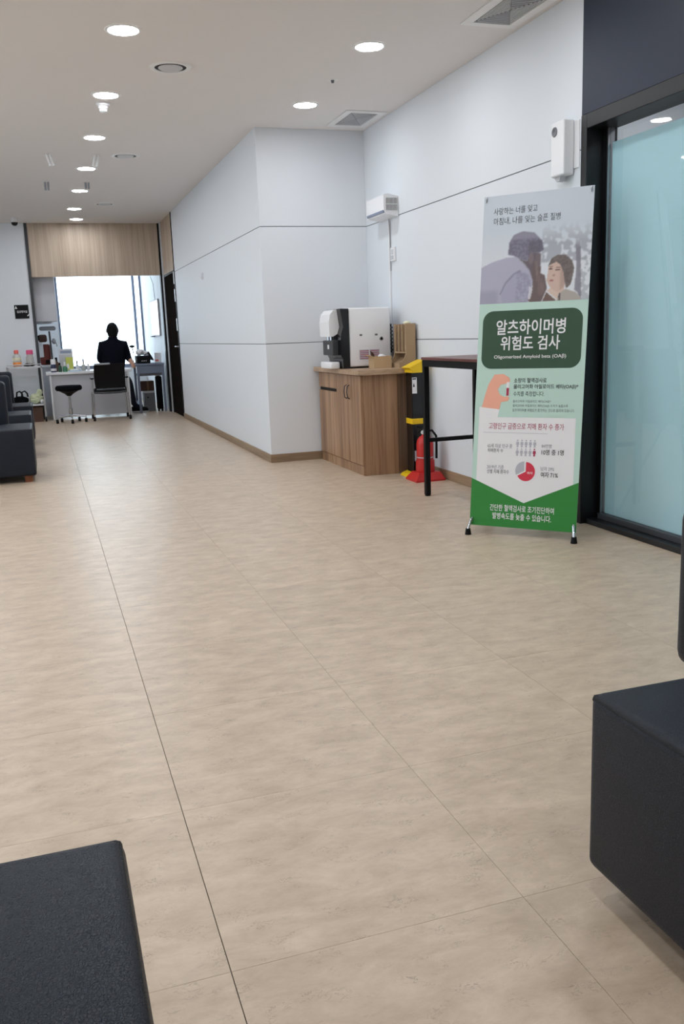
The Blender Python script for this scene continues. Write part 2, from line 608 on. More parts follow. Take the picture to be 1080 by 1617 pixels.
MB().box((1.872, 12.82, 0.0), (1.93, 13.915, 2.045), bev=0.003).build('leaf', 'door_dark', d1)
MB().box((1.860, 12.817, 0.0), (1.872, 12.845, 2.048)).box((1.860, 13.89, 0.0), (1.872, 13.915, 2.048)).box((1.860, 12.845, 2.02), (1.872, 13.89, 2.048)).build('frame', 'black', d1)
for z in (1.86, 1.62, 1.22):
    MB().box((1.852, 12.85, z), (1.8725, 12.90, z + 0.17), bev=0.003).build('hinge_plate', 'white', d1)
MB().tube([(1.872, 12.98, 1.0), (1.84, 12.98, 1.0), (1.84, 13.10, 1.0)], 0.009, 8).build('handle', 'steel', d1, 40)

# consulting room behind the opening
plain('wall_consulting_right', 'pale wall on the right inside the consulting room', (1.86, YE + 0.10, 0), (1.96, 17.3, H), 'wall_white')
plain('wall_consulting_left', 'pale wall on the left inside the consulting room', (-0.9, YE + 0.10, 0), (-0.8, 17.3, H), 'wall_white')
wb = plain('wall_consulting_back', 'wall below and beside the bright window', (-0.8, 17.2, 0), (1.86, 17.3, 0.62), 'wall_white')
plain('wall_consulting_back_side', 'wall strip left of the bright window', (-0.8, 17.2, 0.62), (0.35, 17.3, H), 'wall_white')
w1 = thing('window_1', 'tall overexposed window behind the seated person', 'window', (1.1, 17.25, 0.62), kind='structure')
fr = MB().box((0.35, 17.2, 0.62), (0.385, 17.29, H)).box((0.385, 17.2, 0.62), (1.86, 17.29, 0.68)).box((0.385, 17.2, 2.72), (1.86, 17.29, H)).box((1.70, 17.18, 0.68), (1.745, 17.29, 2.72)).box((1.83, 17.2, 0.68), (1.86, 17.29, 2.72))
fr.build('frame', 'bluegrey', w1)
MB().box((0.385, 17.24, 0.68), (1.70, 17.246, 2.72)).build('pane', 'glass', w1)
MB().box((1.745, 17.24, 0.68), (1.83, 17.246, 2.72)).build('pane', 'glass', w1)

# glazed partition on the right, room behind it
nv = MB().box((XR, -2.5, 2.19), (XR + 0.10, 4.337, H)).build('wall_glazed_top', 'navy_panel')
tag(nv, 'dark navy grey panel above the frosted glass door', 'wall', kind='structure')
d2 = thing('door_2', 'frosted teal glass sliding door in a black frame', 'door', (XR + 0.06, 3.4, 0), kind='structure')
fb = MB()
fb.box((XR - 0.004, 4.285, 0), (XR + 0.16, 4.337, 2.188), bev=0.003)
fb.box((XR - 0.004, 1.4, 2.115), (XR + 0.16, 4.285, 2.188), bev=0.003)
fb.box((XR + 0.10, 4.25, 0.05), (XR + 0.16, 4.285, 2.115))
fb.build('frame', 'frame_black', d2)
MB().box((XR + 0.03, 1.4, 0.0), (XR + 0.16, 4.285, 0.030), bev=0.003).build('sill', 'frame_black', d2)
MB().box((XR + 0.085, 1.4, 0.030), (XR + 0.15, 4.25, 0.062), bev=0.003).build('rail', 'darkgrey', d2)
MB().box((XR + 0.10, 4.243, 0.062), (XR + 0.14, 4.25, 2.115)).build('edge_strip', 'steel', d2)
MB().box((XR + 0.110, 2.40, 0.062), (XR + 0.118, 4.243, 2.115)).build('glass_pane', 'glass', d2)
MB().box((XR + 0.122, 2.40, 0.062), (XR + 0.124, 4.235, 2.04)).build('frosted_film', 'film', d2)
MB().box((XR + 0.085, 2.34, 0.062), (XR + 0.15, 2.40, 2.115)).build('stile', 'frame_black', d2)
MB().box((XR + 0.110, 1.46, 0.062), (XR + 0.118, 2.34, 2.115)).build('glass_pane', 'glass', d2)
MB().box((XR + 0.122, 1.46, 0.062), (XR + 0.124, 2.34, 2.04)).build('frosted_film', 'film', d2)
plain('wall_right_near', 'white wall beside the camera on the right', (XR, -2.5, 0), (XR + 0.10, 1.4, 2.19))
plain('wall_room_far', 'white wall of the room behind the frosted glass', (5.2, -2.5, 0), (5.3, 5.7, H))
plain('wall_room_side', 'white side wall of the room behind the frosted glass', (XR + 0.106, 5.6, 0), (5.2, 5.7, H))

# ================================================================== CEILING FITTINGS
def downlight():
    t = thing('downlight', 'lamp', 'ceiling light', (0, 0, H), 'recessed round downlights')
    MB().lathe((0, 0, H), [(0.082, -0.001), (0.086, -0.006), (0.100, -0.004), (0.103, -0.0002)], 32, caps=False).build('trim_ring', 'lamp_ring', t, 30)
    MB().lathe((0, 0, H), [(0.0, -0.0045), (0.082, -0.0045), (0.083, -0.0005)], 32).build('diffuser', 'lamp_glow', t, 30)
    return t
LAMPS = [
    (0.607, 5.474, 'glowing round downlight nearest the camera in the long corridor row'),
    (0.607, 6.870, 'glowing round downlight with a small white detector hanging just behind it'),
    (0.607, 8.256, 'third glowing downlight of the corridor row, before the slot vents'),
    (0.607, 9.690, 'fourth glowing downlight of the corridor row, between the slot vents'),
    (0.600, 11.08, 'fifth glowing downlight of the corridor row'),
    (0.590, 12.55, 'second last glowing downlight before the wooden header'),
    (0.654, 13.58, 'last glowing downlight, right in front of the wooden header'),
    (2.066, 5.477, 'larger looking downlight in front of the alcove, nearer to the camera'),
    (2.074, 6.900, 'downlight in the alcove beside the small square vent'),
]
hid = 'round downlight over the seating, outside the picture'
for k in range(4):
    LAMPS.append((0.607, 4.06 - 1.41 * k, hid)); LAMPS.append((2.07, 4.06 - 1.41 * k, hid))
for x in (-0.853, -2.31, -3.77):
    for k in range(10 if x > -1 else 7):
        LAMPS.append((x, -0.17 + 1.41 * k, hid))
lamp0 = downlight()
for k, (x, y, lb) in enumerate(LAMPS):
    t = lamp0 if k == 0 else copy_tree(lamp0)
    t.location = (x, y, H)
    t['label'] = lb
for (x, y, lb) in [(1.0, 15.6, 'ceiling lamp inside the consulting room, hidden by the header'), (4.0, 3.4, 'unseen lamp added behind the frosted glass to light its film'), (4.0, 1.6, 'second lamp added behind the frosted glass to brighten its film'), (4.0, 4.8, 'third lamp added behind the frosted glass to brighten its film'), (3.6, 2.5, 'fourth lamp added behind the frosted glass to brighten its film')]:
    t = copy_tree(lamp0); t.location = (x, y, H); t['label'] = lb  # those behind the frosted glass are unseen, added to brighten its film

def round_diffuser(x, y, label):
    t = thing('round_air_diffuser', label, 'air vent', (x, y, H), 'round ceiling air diffusers')
    MB().lathe((x, y, H), [(0.100, -0.002), (0.104, -0.008), (0.128, -0.006), (0.134, -0.0002)], 40, caps=False).build('outer_ring', 'lamp_ring', t, 30)
    MB().lathe((x, y, H), [(0.0, -0.0012), (0.103, -0.0012), (0.103, -0.0002)], 40).build('dark_gap', 'black', t, 30)
    MB().lathe((x, y, H), [(0.0, -0.012), (0.070, -0.011), (0.078, -0.006), (0.076, -0.002), (0.0, -0.0014)], 40).build('disc', 'offwhite', t, 30)
round_diffuser(0.957, 6.127, 'round air diffuser nearest the camera beside the corridor lamps')
round_diffuser(0.929, 9.008, 'middle round air diffuser on the corridor ceiling')
round_diffuser(0.942, 12.10, 'farthest round air diffuser before the wooden header')

def grille(x0, x1, y0, y1, label):
    t = thing('ceiling_grille', label, 'air vent', ((x0 + x1) / 2, (y0 + y1) / 2, H), 'square exhaust grilles along the right wall')
    f = MB()
    w = 0.055
    for a, b in (((x0, y0), (x1, y0 + w)), ((x0, y1 - w), (x1, y1)), ((x0, y0 + w), (x0 + w, y1 - w)), ((x1 - w, y0 + w), (x1, y1 - w))):
        f.box((a[0], a[1], H - 0.010), (b[0], b[1], H - 0.0002), bev=0.003)
    f.build('frame', 'lamp_ring', t)
    MB().box((x0 + w, y0 + w, H - 0.0010), (x1 - w, y1 - w, H - 0.0002)).build('backing', 'midgrey', t)
    # four triangular fields of fins around a centre
    cx, cy = (x0 + x1) / 2, (y0 + y1) / 2
    hw, hh = (x1 - x0) / 2 - w, (y1 - y0) / 2 - w
    for side in range(4):
        m = MB()
        for k in range(1, 9):
            q = k / 9.0
            if side == 0: m.box((cx - hw * q + 0.004, cy - hh * q - 0.003, H - 0.009), (cx + hw * q - 0.004, cy - hh * q + 0.003, H - 0.0012))
            if side == 1: m.box((cx - hw * q + 0.004, cy + hh * q - 0.003, H - 0.009), (cx + hw * q - 0.004, cy + hh * q + 0.003, H - 0.0012))
            if side == 2: m.box((cx - hw * q - 0.003, cy - hh * q + 0.004, H - 0.009), (cx - hw * q + 0.003, cy + hh * q - 0.004, H - 0.0012))
            if side == 3: m.box((cx + hw * q - 0.003, cy - hh * q + 0.004, H - 0.009), (cx + hw * q + 0.003, cy + hh * q - 0.004, H - 0.0012))
        m.build('fin_field', 'offwhite', t)
grille(2.435, 2.775, 6.99, 7.52, 'square ceiling grille in the corner above the alcove')
grille(2.435, 2.775, 4.44, 4.985, 'larger looking ceiling grille at the top edge of the picture')

t = thing('sprinkler', 'small concealed sprinkler disc in the ceiling of the alcove', 'sprinkler', (2.07, 6.214, H))
MB().lathe((2.07, 6.214, H), [(0.0, -0.004), (0.034, -0.004), (0.040, 0.0)], 24).build('plate', 'lamp_ring', t, 30)
MB().lathe((2.07, 6.214, H), [(0.0, -0.022), (0.009, -0.020), (0.013, -0.004)], 16).build('head', 'midgrey', t, 30)
t = thing('smoke_detector', 'small white detector hanging behind the second corridor downlight', 'detector', (0.600, 7.10, H))
MB().lathe((0.600, 7.10, H), [(0.052, -0.0002), (0.050, -0.018), (0.036, -0.026), (0.034, -0.040), (0.0, -0.044)], 28).build('housing', 'white', t, 40)
MB().lathe((0.600, 7.10, H), [(0.030, -0.042), (0.026, -0.058), (0.0, -0.060)], 20).build('cap', 'white_gloss', t, 40)

def hanger(x, y, lean, label, m, ln=0.10):
    t = thing('sign_hanger', label, 'hanger', (x, y, H), 'white hanging rods under the corridor ceiling')
    MB().box((x - 0.030, y - 0.015, H - 0.006), (x + 0.030, y + 0.015, H - 0.0002), bev=0.002).build('plate', 'ceiling_white', t)
    for dx in (-0.015, 0.015):
        MB().tube([(x + dx, y, H - 0.006), (x + dx + lean, y, H - ln)], 0.0115, 8).build('rod', m, t, 40)
hanger(0.236, 9.0, 0.026, 'pair of white hanging rods left of the corridor lamps, nearer to the camera', 'white_gloss')
hanger(0.668, 9.0, -0.026, 'pair of white hanging rods beside the middle round diffuser', 'white_gloss')
hanger(0.232, 10.5, 0.0, 'farther pair of dull hanging rods left of the corridor lamps', 'grey', 0.09)
hanger(0.650, 10.5, 0.0, 'farther pair of dull hanging rods right beside the corridor lamps', 'grey', 0.07)

t = thing('dome_camera', 'white dome camera with dark lens cover on the ceiling at the far left', 'camera', (-0.171, 13.48, H))
MB().lathe((-0.171, 13.48, H), [(0.056, -0.0002), (0.058, -0.03), (0.050, -0.058), (0.044, -0.060), (0, -0.061)], 28).build('housing', 'white', t, 40)
MB().lathe((-0.171, 13.48, H), [(0.045, -0.060), (0.040, -0.085), (0.022, -0.103), (0.0, -0.107)], 24).build('lens_dome', 'black_gloss', t, 50)

# ================================================================== WALL FITTINGS
t = thing('wall_sign', 'small black square sign with white lettering on the far wall', 'sign', (-0.206, YE, 1.57))
pl = MB().box((-0.302, YE - 0.012, 1.478), (-0.108, YE - 0.0002, 1.672), bev=0.003).build('plate', 'black', t)
pl['label'] = 'black plate with white lettering'
lettering(pl, '임상병리실', (-0.302, YE - 0.012, 1.478), (1, 0, 0), (0, 0, 1), (0.030, 0.080, 0.172, 0.115), 'ink_white', 0.01, 0.0006)
a = MB().face([(-0.296, YE - 0.0128, 1.618), (-0.262, YE - 0.0128, 1.618), (-0.280, YE - 0.0128, 1.660)]); a.build('corner_mark', 'ink_white', pl)
a = MB().face([(-0.138, YE - 0.0128, 1.516), (-0.110, YE - 0.0128, 1.545), (-0.112, YE - 0.0128, 1.520), (-0.128, YE - 0.0128, 1.508)]); a.build('corner_mark', 'ink_white', pl)

t = thing('air_sterilizer', 'white wall mounted air unit with slotted end above the cabinet', 'air unit', (XR, 7.1, 2.0))
MB().prism([(XR - 0.002, 2.165), (2.725, 2.185), (2.692, 2.175), (2.692, 2.060), (2.712, 2.030), (XR - 0.002, 2.010)], 6.915, 7.310, 'Y').build('body', 'white_gloss', t)
MB().box((2.690, 6.925, 2.040), (2.712, 7.300, 2.058)).build('outlet_slot', 'bluegrey', t)
MB().box((2.715, 6.9125, 2.055), (2.808, 6.9145, 2.150)).build('end_recess', 'darkgrey', t)
for k in range(8):
    x = 2.722 + k * 0.0112
    MB().box((x - 0.0024, 6.909, 2.050), (x + 0.0024, 6.9125, 2.155)).build('slat', 'white', t)
MB().box((2.715, 6.909, 2.100), (2.808, 6.9125, 2.106)).build('slat', 'white', t)
t = thing('cable_cover', 'thin white cable channel running down from the wall air unit', 'cable cover', (XR, 7.12, 1.1))
MB().box((XR - 0.014, 7.10, 0.86), (XR - 0.0005, 7.122, 2.0), bev=0.003).build('channel', 'white', t)
MB().tube([(XR - 0.016, 7.095, 2.012), (XR - 0.010, 7.096, 1.9), (XR - 0.008, 7.096, 1.72), (XR - 0.006, 7.096, 1.60)], 0.0035, 6).build('cord', 'grey', t, 40)
t = thing('wall_controller', 'small white wall control panel below the air unit', 'control panel', (XR, 7.02, 1.72))
MB().box((XR - 0.018, 6.985, 1.672), (XR - 0.0002, 7.075, 1.782), bev=0.004).build('case', 'white', t)
MB().box((XR - 0.0190, 7.002, 1.725), (XR - 0.0175, 7.058, 1.765)).build('display', 'offwhite', t)
for k in range(3):
    MB().box((XR - 0.0195, 7.002, 1.688 + 0.011 * k), (XR - 0.0175, 7.058, 1.693 + 0.011 * k)).build('button', 'grey', t)

t = thing('wall_dispenser', 'white upright wall device with a round sensor beside the black door frame', 'wall device', (XR, 4.45, 2.0))
MB().box((XR - 0.072, 4.395, 1.905), (XR - 0.006, 4.525, 2.185), bev=0.008).build('body', 'white_gloss', t)
MB().box((XR - 0.006, 4.350, 1.935), (XR - 0.0002, 4.40, 2.175), bev=0.002).build('back_plate', 'white', t)
MB().lathe((XR - 0.072, 4.485, 2.135), [(0.026, 0.0), (0.024, -0.004), (0.017, -0.004), (0.012, -0.001), (0.0, -0.001)], 20, 'X').build('sensor', 'midgrey', t, 40)
MB().prism([(4.45, 1.905), (4.51, 1.905), (4.49, 1.880), (4.46, 1.882)], XR - 0.055, XR - 0.02, 'X').build('nozzle', 'offwhite', t)

t = thing('wall_hook', 'tiny clear adhesive hook on the corridor wall', 'hook', (XC, 10.59, 1.79))
MB().box((XC - 0.006, 10.54, 1.772), (XC - 0.0002, 10.64, 1.845), bev=0.002).build('pad', 'offwhite', t)
MB().tube([(XC - 0.006, 10.59, 1.80), (XC - 0.022, 10.59, 1.785), (XC - 0.028, 10.59, 1.80), (XC - 0.028, 10.59, 1.82)], 0.006, 8).build('peg', 'white_gloss', t, 40)

# ================================================================== WOODEN CABINET AND WHAT STANDS ON IT
t = thing('sideboard', 'brown wooden sideboard with double doors against the alcove wall', 'cabinet', (2.55, 7.05, 0))
foot = [(2.335, 6.535), (2.610, 6.515), (2.756, 6.645), (2.800, 6.70), (2.800, 7.655), (2.335, 7.655)]
MB().prism(foot, 0.0, 0.788).build('body', 'wood_cabinet', t)
top = [(2.280, 6.480), (2.690, 6.464), (2.806, 6.556), (2.806, 7.664), (2.280, 7.664)]
MB().prism(top, 0.788, 0.826).build('counter_top', 'wood_top', t)
XF = 2.335
MB().box((XF - 0.018, 7.150, 0.655), (XF, 7.640, 0.780), bev=0.002).build('drawer', 'wood_cabinet', t)
MB().box((XF - 0.004, 7.150, 0.628), (XF + 0.001, 7.640, 0.655)).build('finger_slot', 'black', t)
MB().box((XF - 0.018, 7.150, 0.080), (XF, 7.640, 0.628), bev=0.002).build('door', 'wood_cabinet', t)
for (a, b, hy) in ((6.845, 7.142, 6.875), (6.545, 6.840, 6.810)):
    d = MB().box((XF - 0.018, a, 0.080), (XF, b, 0.780), bev=0.002).build('door', 'wood_cabinet', t)
    MB().tube([(XF - 0.018, hy, 0.700), (XF - 0.036, hy, 0.690), (XF - 0.042, hy, 0.645), (XF - 0.036, hy, 0.600), (XF - 0.018, hy, 0.590)], 0.0045, 8).build('handle', 'darkgrey', d, 40)
MB().box((XF - 0.010, 6.545, 0.0), (XF, 7.640, 0.074)).build('plinth', 'wood_cabinet', t)

ZC = 0.826
t = thing('coffee_machine', 'white coffee machine with black front profile on the wooden sideboard', 'coffee machine', (2.5, 7.08, ZC))
MB().box((2.362, 6.905, ZC + 0.012), (2.722, 7.255, 1.306), bev=0.014, seg=3).build('body', 'white_gloss', t, 40)
MB().prism([(2.290, 1.302), (2.362, 1.300), (2.362, ZC), (2.305, ZC), (2.302, 0.905), (2.288, 0.93), (2.288, 1.06), (2.292, 1.10), (2.312, 1.16)], 6.898, 7.262, 'Y').build('front_profile', 'black_gloss', t)
MB().prism([(2.290, 1.300), (2.310, 1.160), (2.292, 1.105), (2.255, 1.085), (2.225, 1.085), (2.222, 1.20), (2.235, 1.26), (2.262, 1.292)], 6.99, 7.25, 'Y').build('hopper_door', 'white_gloss', t)
MB().box((2.240, 6.97, 0.935), (2.292, 7.23, 1.055), bev=0.006).build('dispense_panel', 'darkgrey', t)
MB().box((2.2385, 7.06, 0.985), (2.2405, 7.10, 1.020)).build('indicator', 'ink_white', t)
MB().tube([(2.262, 7.06, 1.085), (2.262, 7.06, 1.055)], 0.014, 12).tube([(2.262, 7.13, 1.085), (2.262, 7.13, 1.055)], 0.014, 12).build('spout', 'chrome', t, 40)
MB().box((2.215, 6.965, ZC), (2.300, 7.24, 0.882), bev=0.014, seg=3).build('drip_tray', 'white_gloss', t, 40)
MB().box((2.362, 6.915, ZC), (2.722, 7.245, ZC + 0.012)).build('base_plate', 'black', t)
for (a, b) in ((2.447, 2.530), (2.536, 2.618)):
    st = MB().box((a, 6.9035, 0.893), (b, 6.9055, 0.972)).build('sticker', 'ink_pale', t)
    for k in range(5):
        MB().box((a + 0.004, 6.9028, 0.900 + 0.015 * k), (b - 0.004, 6.9036, 0.905 + 0.015 * k)).build('printed_line', 'ink_crimson', st)
for x in (2.452, 2.585):
    MB().box((x, 6.9030, 1.082), (x + 0.022, 6.9055, 1.096), bev=0.002).build('latch', 'midgrey', t)
MB().lathe((2.640, 6.9050, 1.055), [(0.016, 0.0), (0.015, -0.003), (0.010, -0.003), (0.009, 0.0)], 20, 'Y').build('lock', 'steel', t, 40)
MB().box((2.722, 6.94, 0.94), (2.745, 7.22, 1.17)).build('rear_plate', 'black', t)
for k in range(7):
    MB().box((2.722, 6.932, 0.955 + 0.030 * k), (2.752, 7.228, 0.967 + 0.030 * k)).build('cooling_rib', 'darkgrey', t)

t = thing('carton', 'small open tan cardboard box in front of the coffee machine', 'box', (2.565, 6.75, ZC))
cx0, cx1, cy0, cy1, cz = 2.490, 2.640, 6.69, 6.81, 0.920
bx = MB()
bx.box((cx0, cy0, ZC), (cx1, cy0 + 0.005, cz)).box((cx0, cy1 - 0.005, ZC), (cx1, cy1, cz)).box((cx0, cy0 + 0.005, ZC), (cx0 + 0.005, cy1 - 0.005, cz)).box((cx1 - 0.005, cy0 + 0.005, ZC), (cx1, cy1 - 0.005, cz)).box((cx0 + 0.005, cy0 + 0.005, ZC), (cx1 - 0.005, cy1 - 0.005, ZC + 0.004))
bx.build('shell', 'carton', t)
MB().prism([(cx0, cz), (cx0 - 0.035, cz + 0.012), (cx0 - 0.037, cz + 0.008), (cx0, cz - 0.004)], cy0 + 0.005, cy1 - 0.005, 'Y').build('flap', 'carton', t)
for k in range(4):
    MB().tube([(cx0 + 0.02 + 0.010 * k, 6.75, ZC + 0.02), (cx0 - 0.008 + 0.010 * k, 6.74 + 0.008 * k, 0.962 - 0.006 * k)], 0.004, 6).build('stir_stick', 'brown', t, 40)
MB().ball((cx0 + 0.09, 6.75, 0.912), (0.036, 0.04, 0.024), 2, 0.15, 3).build('napkin', 'white', t, 60)

t = thing('cup_dispenser', 'tan wooden paper cup dispenser with three upright tubes at the sideboard corner', 'cup dispenser', (2.75, 6.69, ZC))
sidep = [(2.718, 1.165), (2.800, 1.165), (2.800, ZC), (2.660, ZC), (2.660, 0.868), (2.682, 0.874), (2.704, 0.898), (2.718, 0.935)]
MB().prism(sidep, 6.575, 6.587, 'Y').build('side_panel', 'tan', t)
MB().prism(sidep, 6.813, 6.825, 'Y').build('side_panel', 'tan', t)
MB().box((2.765, 6.587, ZC), (2.800, 6.813, 1.165)).build('back_panel', 'tan_dark', t)
for y in (6.587, 6.656, 6.727, 6.798):
    MB().box((2.718, y, 0.945), (2.765, y + 0.015, 1.160), bev=0.005).build('tube_wall', 'tan', t)
MB().box((2.720, 6.587, 0.935), (2.765, 6.813, 0.948), bev=0.002).build('lower_shelf', 'tan', t)
MB().prism([(2.660, ZC), (2.765, ZC), (2.765, 0.90), (2.73, 0.868), (2.690, 0.846), (2.668, 0.862), (2.660, 0.862)], 6.587, 6.813, 'Y').build('chute', 'tan', t)
for k in range(3):
    MB().lathe((2.744, 6.629 + 0.071 * k, 0.955), [(0.0, 0.0), (0.017, 0.0), (0.019, 0.10), (0.019, 0.15), (0.0, 0.152)], 16).build('cup_stack', 'tan_dark', t, 40)

MB().ball((2.765, 6.66, 1.172), (0.030, 0.035, 0.016), 2, 0.1, 6).build('cup_lid', 'cream', t, 60)

# ------------------------------------------------------------------ umbrella bag stand
t = thing('umbrella_bagger', 'tall black umbrella wrapping stand with yellow top behind the extinguisher', 'umbrella stand', (2.70, 6.36, 0))
MB().box((2.650, 6.310, 0.02), (2.758, 6.430, 0.805), bev=0.006).build('column', 'black_gloss', t)
MB().prism([(2.622, 0.835), (2.648, 0.815), (2.648, 0.796), (2.764, 0.796), (2.770, 0.890), (2.754, 0.890), (2.712, 0.874), (2.662, 0.852)], 6.295, 6.445, 'Y').build('hood', 'yellow', t)
MB().box((2.647, 6.305, 0.405), (2.762, 6.435, 0.448), bev=0.004).build('yellow_band', 'yellow', t)
MB().prism([(2.592, 0.0), (2.767, 0.0), (2.767, 0.028), (2.672, 0.040), (2.614, 0.022)], 6.290, 6.445, 'Y').build('base', 'yellow', t)
s_ = MB().box((2.652, 6.3085, 0.640), (2.690, 6.3105, 0.760)).build('notice', 'ink_white', t)
MB().box((2.654, 6.3078, 0.745), (2.684, 6.3086, 0.755)).build('printed_bar', 'ink_text', s_)
MB().face([(2.656, 6.3079, 0.690), (2.674, 6.3079, 0.690), (2.665, 6.3079, 0.720)]).build('printed_mark', 'ink_text', s_)
MB().box((2.662, 6.3085, 0.120), (2.707, 6.3105, 0.200)).build('rating_plate', 'ink_pale', t)

# ------------------------------------------------------------------ fire extinguisher on its stand
ex, ey = 2.672, 6.135
t = thing('extinguisher_stand', 'red plastic floor stand under the fire extinguisher', 'stand', (ex, ey, 0))
a = [(ex - 0.118, ey - 0.105), (ex + 0.118, ey - 0.105), (ex + 0.118, ey + 0.105), (ex - 0.118, ey + 0.105)]
m = MB()
b = [(ex - 0.078, ey - 0.070), (ex + 0.092, ey - 0.070), (ex + 0.092, ey + 0.070), (ex - 0.078, ey + 0.070)]
A = [m.bm.verts.new((*p, 0.0)) for p in a]; A1 = [m.bm.verts.new((*p, 0.012)) for p in a]; B = [m.bm.verts.new((*p, 0.064)) for p in b]
for q0, q1 in ((A, A1), (A1, B)):
    for i in range(4): m.bm.faces.new((q0[i], q0[(i + 1) % 4], q1[(i + 1) % 4], q1[i]))
m.bm.faces.new(A[::-1]); m.bm.faces.new(B)
m.build('foot', 'red', t)
MB().lathe((ex, ey, 0), [(0.069, 0.0645), (0.072, 0.08), (0.070, 0.150), (0.066, 0.150), (0.066, 0.0645)], 28).build('cup', 'red', t, 40)
lettering(t, '소화기', (ex - 0.110, ey - 0.1005, 0.016), (1, 0, 0), (0, 0.558, 0.83), (0.030, 0.012, 0.085, 0.040), 'ink_pale', 0.01, 0.001)
t = thing('fire_extinguisher', 'red fire extinguisher with black hose beside the table leg', 'fire extinguisher', (ex, ey, 0.065))
MB().lathe((ex, ey, 0), [(0.0, 0.0655), (0.060, 0.067), (0.063, 0.076), (0.063, 0.275), (0.058, 0.302), (0.042, 0.326), (0.024, 0.336), (0.020, 0.346), (0.0, 0.346)], 32).build('cylinder', 'red', t, 45)
MB().lathe((ex, ey, 0), [(0.015, 0.346), (0.017, 0.374), (0.012, 0.384), (0.0, 0.384)], 16).build('valve', 'chrome', t, 40)
MB().box((ex - 0.070, ey - 0.010, 0.392), (ex + 0.022, ey + 0.010, 0.402), bev=0.003, rot=Matrix.Rotation(0.22, 3, 'Y')).build('lever', 'black', t)
MB().box((ex - 0.055, ey - 0.009, 0.366), (ex + 0.012, ey + 0.009, 0.375), bev=0.003).build('carry_handle', 'black', t)
MB().lathe((ex - 0.024, ey - 0.014, 0.362), [(0.014, 0.0), (0.014, -0.010), (0.0, -0.010)], 16, 'Y').build('gauge', 'white', t, 40)
MB().tube([(ex + 0.012, ey, 0.368), (ex + 0.055, ey - 0.01, 0.372), (ex + 0.084, ey - 0.02, 0.33), (ex + 0.086, ey - 0.02, 0.26), (ex + 0.080, ey - 0.03, 0.16)], 0.009, 10).build('hose', 'black', t, 60)
MB().lathe((ex, ey, 0), [(0.0636, 0.170), (0.0642, 0.171), (0.0642, 0.177), (0.0636, 0.178)], 28).build('strap', 'ink_pale', t, 40)

# ------------------------------------------------------------------ high table behind the banner
t = thing('high_table', 'high console table with black square legs and reddish top behind the banner', 'table', (2.6, 5.05, 0))
MB().box((2.395, 4.60, 0.918), (2.812, 5.540, 0.936), bev=0.003).build('table_top', 'wood_red', t)
rl = MB().box((2.400, 4.64, 0.875), (2.435, 5.50, 0.917)).box((2.770, 4.64, 0.875), (2.805, 5.50, 0.917)).box((2.400, 5.50, 0.875), (2.805, 5.535, 0.917)).box((2.400, 4.605, 0.875), (2.805, 4.64, 0.917))
rl.build('apron', 'black', t)
for y in (5.50, 4.605):
    for x in (2.400, 2.770):
        MB().box((x, y, 0.008), (x + 0.035, y + 0.035, 0.875), bev=0.002).box((x + 0.003, y + 0.003, 0.0), (x + 0.032, y + 0.032, 0.008)).build('leg', 'black', t)
    MB().box((2.435, y + 0.004, 0.368), (2.770, y + 0.030, 0.394)).build('stretcher', 'black', t)

# ================================================================== X-BANNER
BO = Vector((2.16, 4.36, 0.05))
B1 = Vector((0.66679486, -0.74524131, 0.0))
B2 = Vector((0.10598653, 0.09483005, 0.9898354)).normalized()
BN = B1.cross(B2).normalized()          # towards the camera
BW, BH = 0.590, 1.770
def bp(s, v, l=0.0): return BO + B1 * s + B2 * v + BN * l
t = thing('banner_stand', 'tall printed health banner hung on a folding stand before the glass door', 'banner', (2.36, 4.14, 0))
def flat(name, pts, m, parent, l):
    return MB().face([bp(s, v, l) for s, v in pts]).build(name, m, parent)
def rrect(x0, y0, x1, y1, r, n=8):
    P = []
    for cx, cy, a in ((x1 - r, y1 - r, 0), (x0 + r, y1 - r, 90), (x0 + r, y0 + r, 180), (x1 - r, y0 + r, 270)):
        for k in range(n + 1):
            q = math.radians(a + 90 * k / n)
            P.append((cx + r * math.cos(q), cy + r * math.sin(q)))
    return P
m = MB()
c = [bp(0, 0), bp(BW, 0), bp(BW, BH), bp(0, BH)]
va = [m.bm.verts.new(p) for p in c]; vb = [m.bm.verts.new(p - BN * 0.0015) for p in c]
m.bm.faces.new(va); m.bm.faces.new(vb[::-1])
for i in range(4): m.bm.faces.new((va[i], vb[i], vb[(i + 1) % 4], va[(i + 1) % 4]))
sheet = m.build('printed_sheet', 'ink_mint', t)
flat('green_field', [(0, 0), (BW, 0), (BW, 0.261), (0.301, 0.136), (0, 0.258)], 'ink_green', sheet, 0.0006)
flat('white_field', [(0.026, 0.248), (0.301, 0.138), (0.562, 0.248), (0.557, 0.593), (0.026, 0.593)], 'ink_white', sheet, 0.0005)
flat('title_box', rrect(0.024, 0.853, 0.566, 1.161, 0.058), 'ink_dark', sheet, 0.0006)

# the photograph printed at the top: a painted grid of colours
NS, NV = 198, 190
V0, V1 = 1.201, BH
def inpoly(X, Y, P):
    r = np.zeros(X.shape, bool)
    j = len(P) - 1
    for i in range(len(P)):
        xi, yi = P[i]; xj, yj = P[j]
        if yi != yj:
            r ^= ((yi > Y) != (yj > Y)) & (X < (xj - xi) * (Y - yi) / (yj - yi) + xi)
        j = i
    return r
def blur(M, k):
    M = M.astype(float)
    for _ in range(k):
        M = (np.pad(M, 1, mode='edge')[:-2, 1:-1] + np.pad(M, 1, mode='edge')[2:, 1:-1] + np.pad(M, 1, mode='edge')[1:-1, :-2] + np.pad(M, 1, mode='edge')[1:-1, 2:] + 2 * M) / 6
    return M
ss, vv = np.meshgrid(np.linspace(0, BW, NS), np.linspace(V0, V1, NV))
img = np.zeros((NV, NS, 3)) + np.array((200, 208, 217.0))
rs = np.random.RandomState(5)
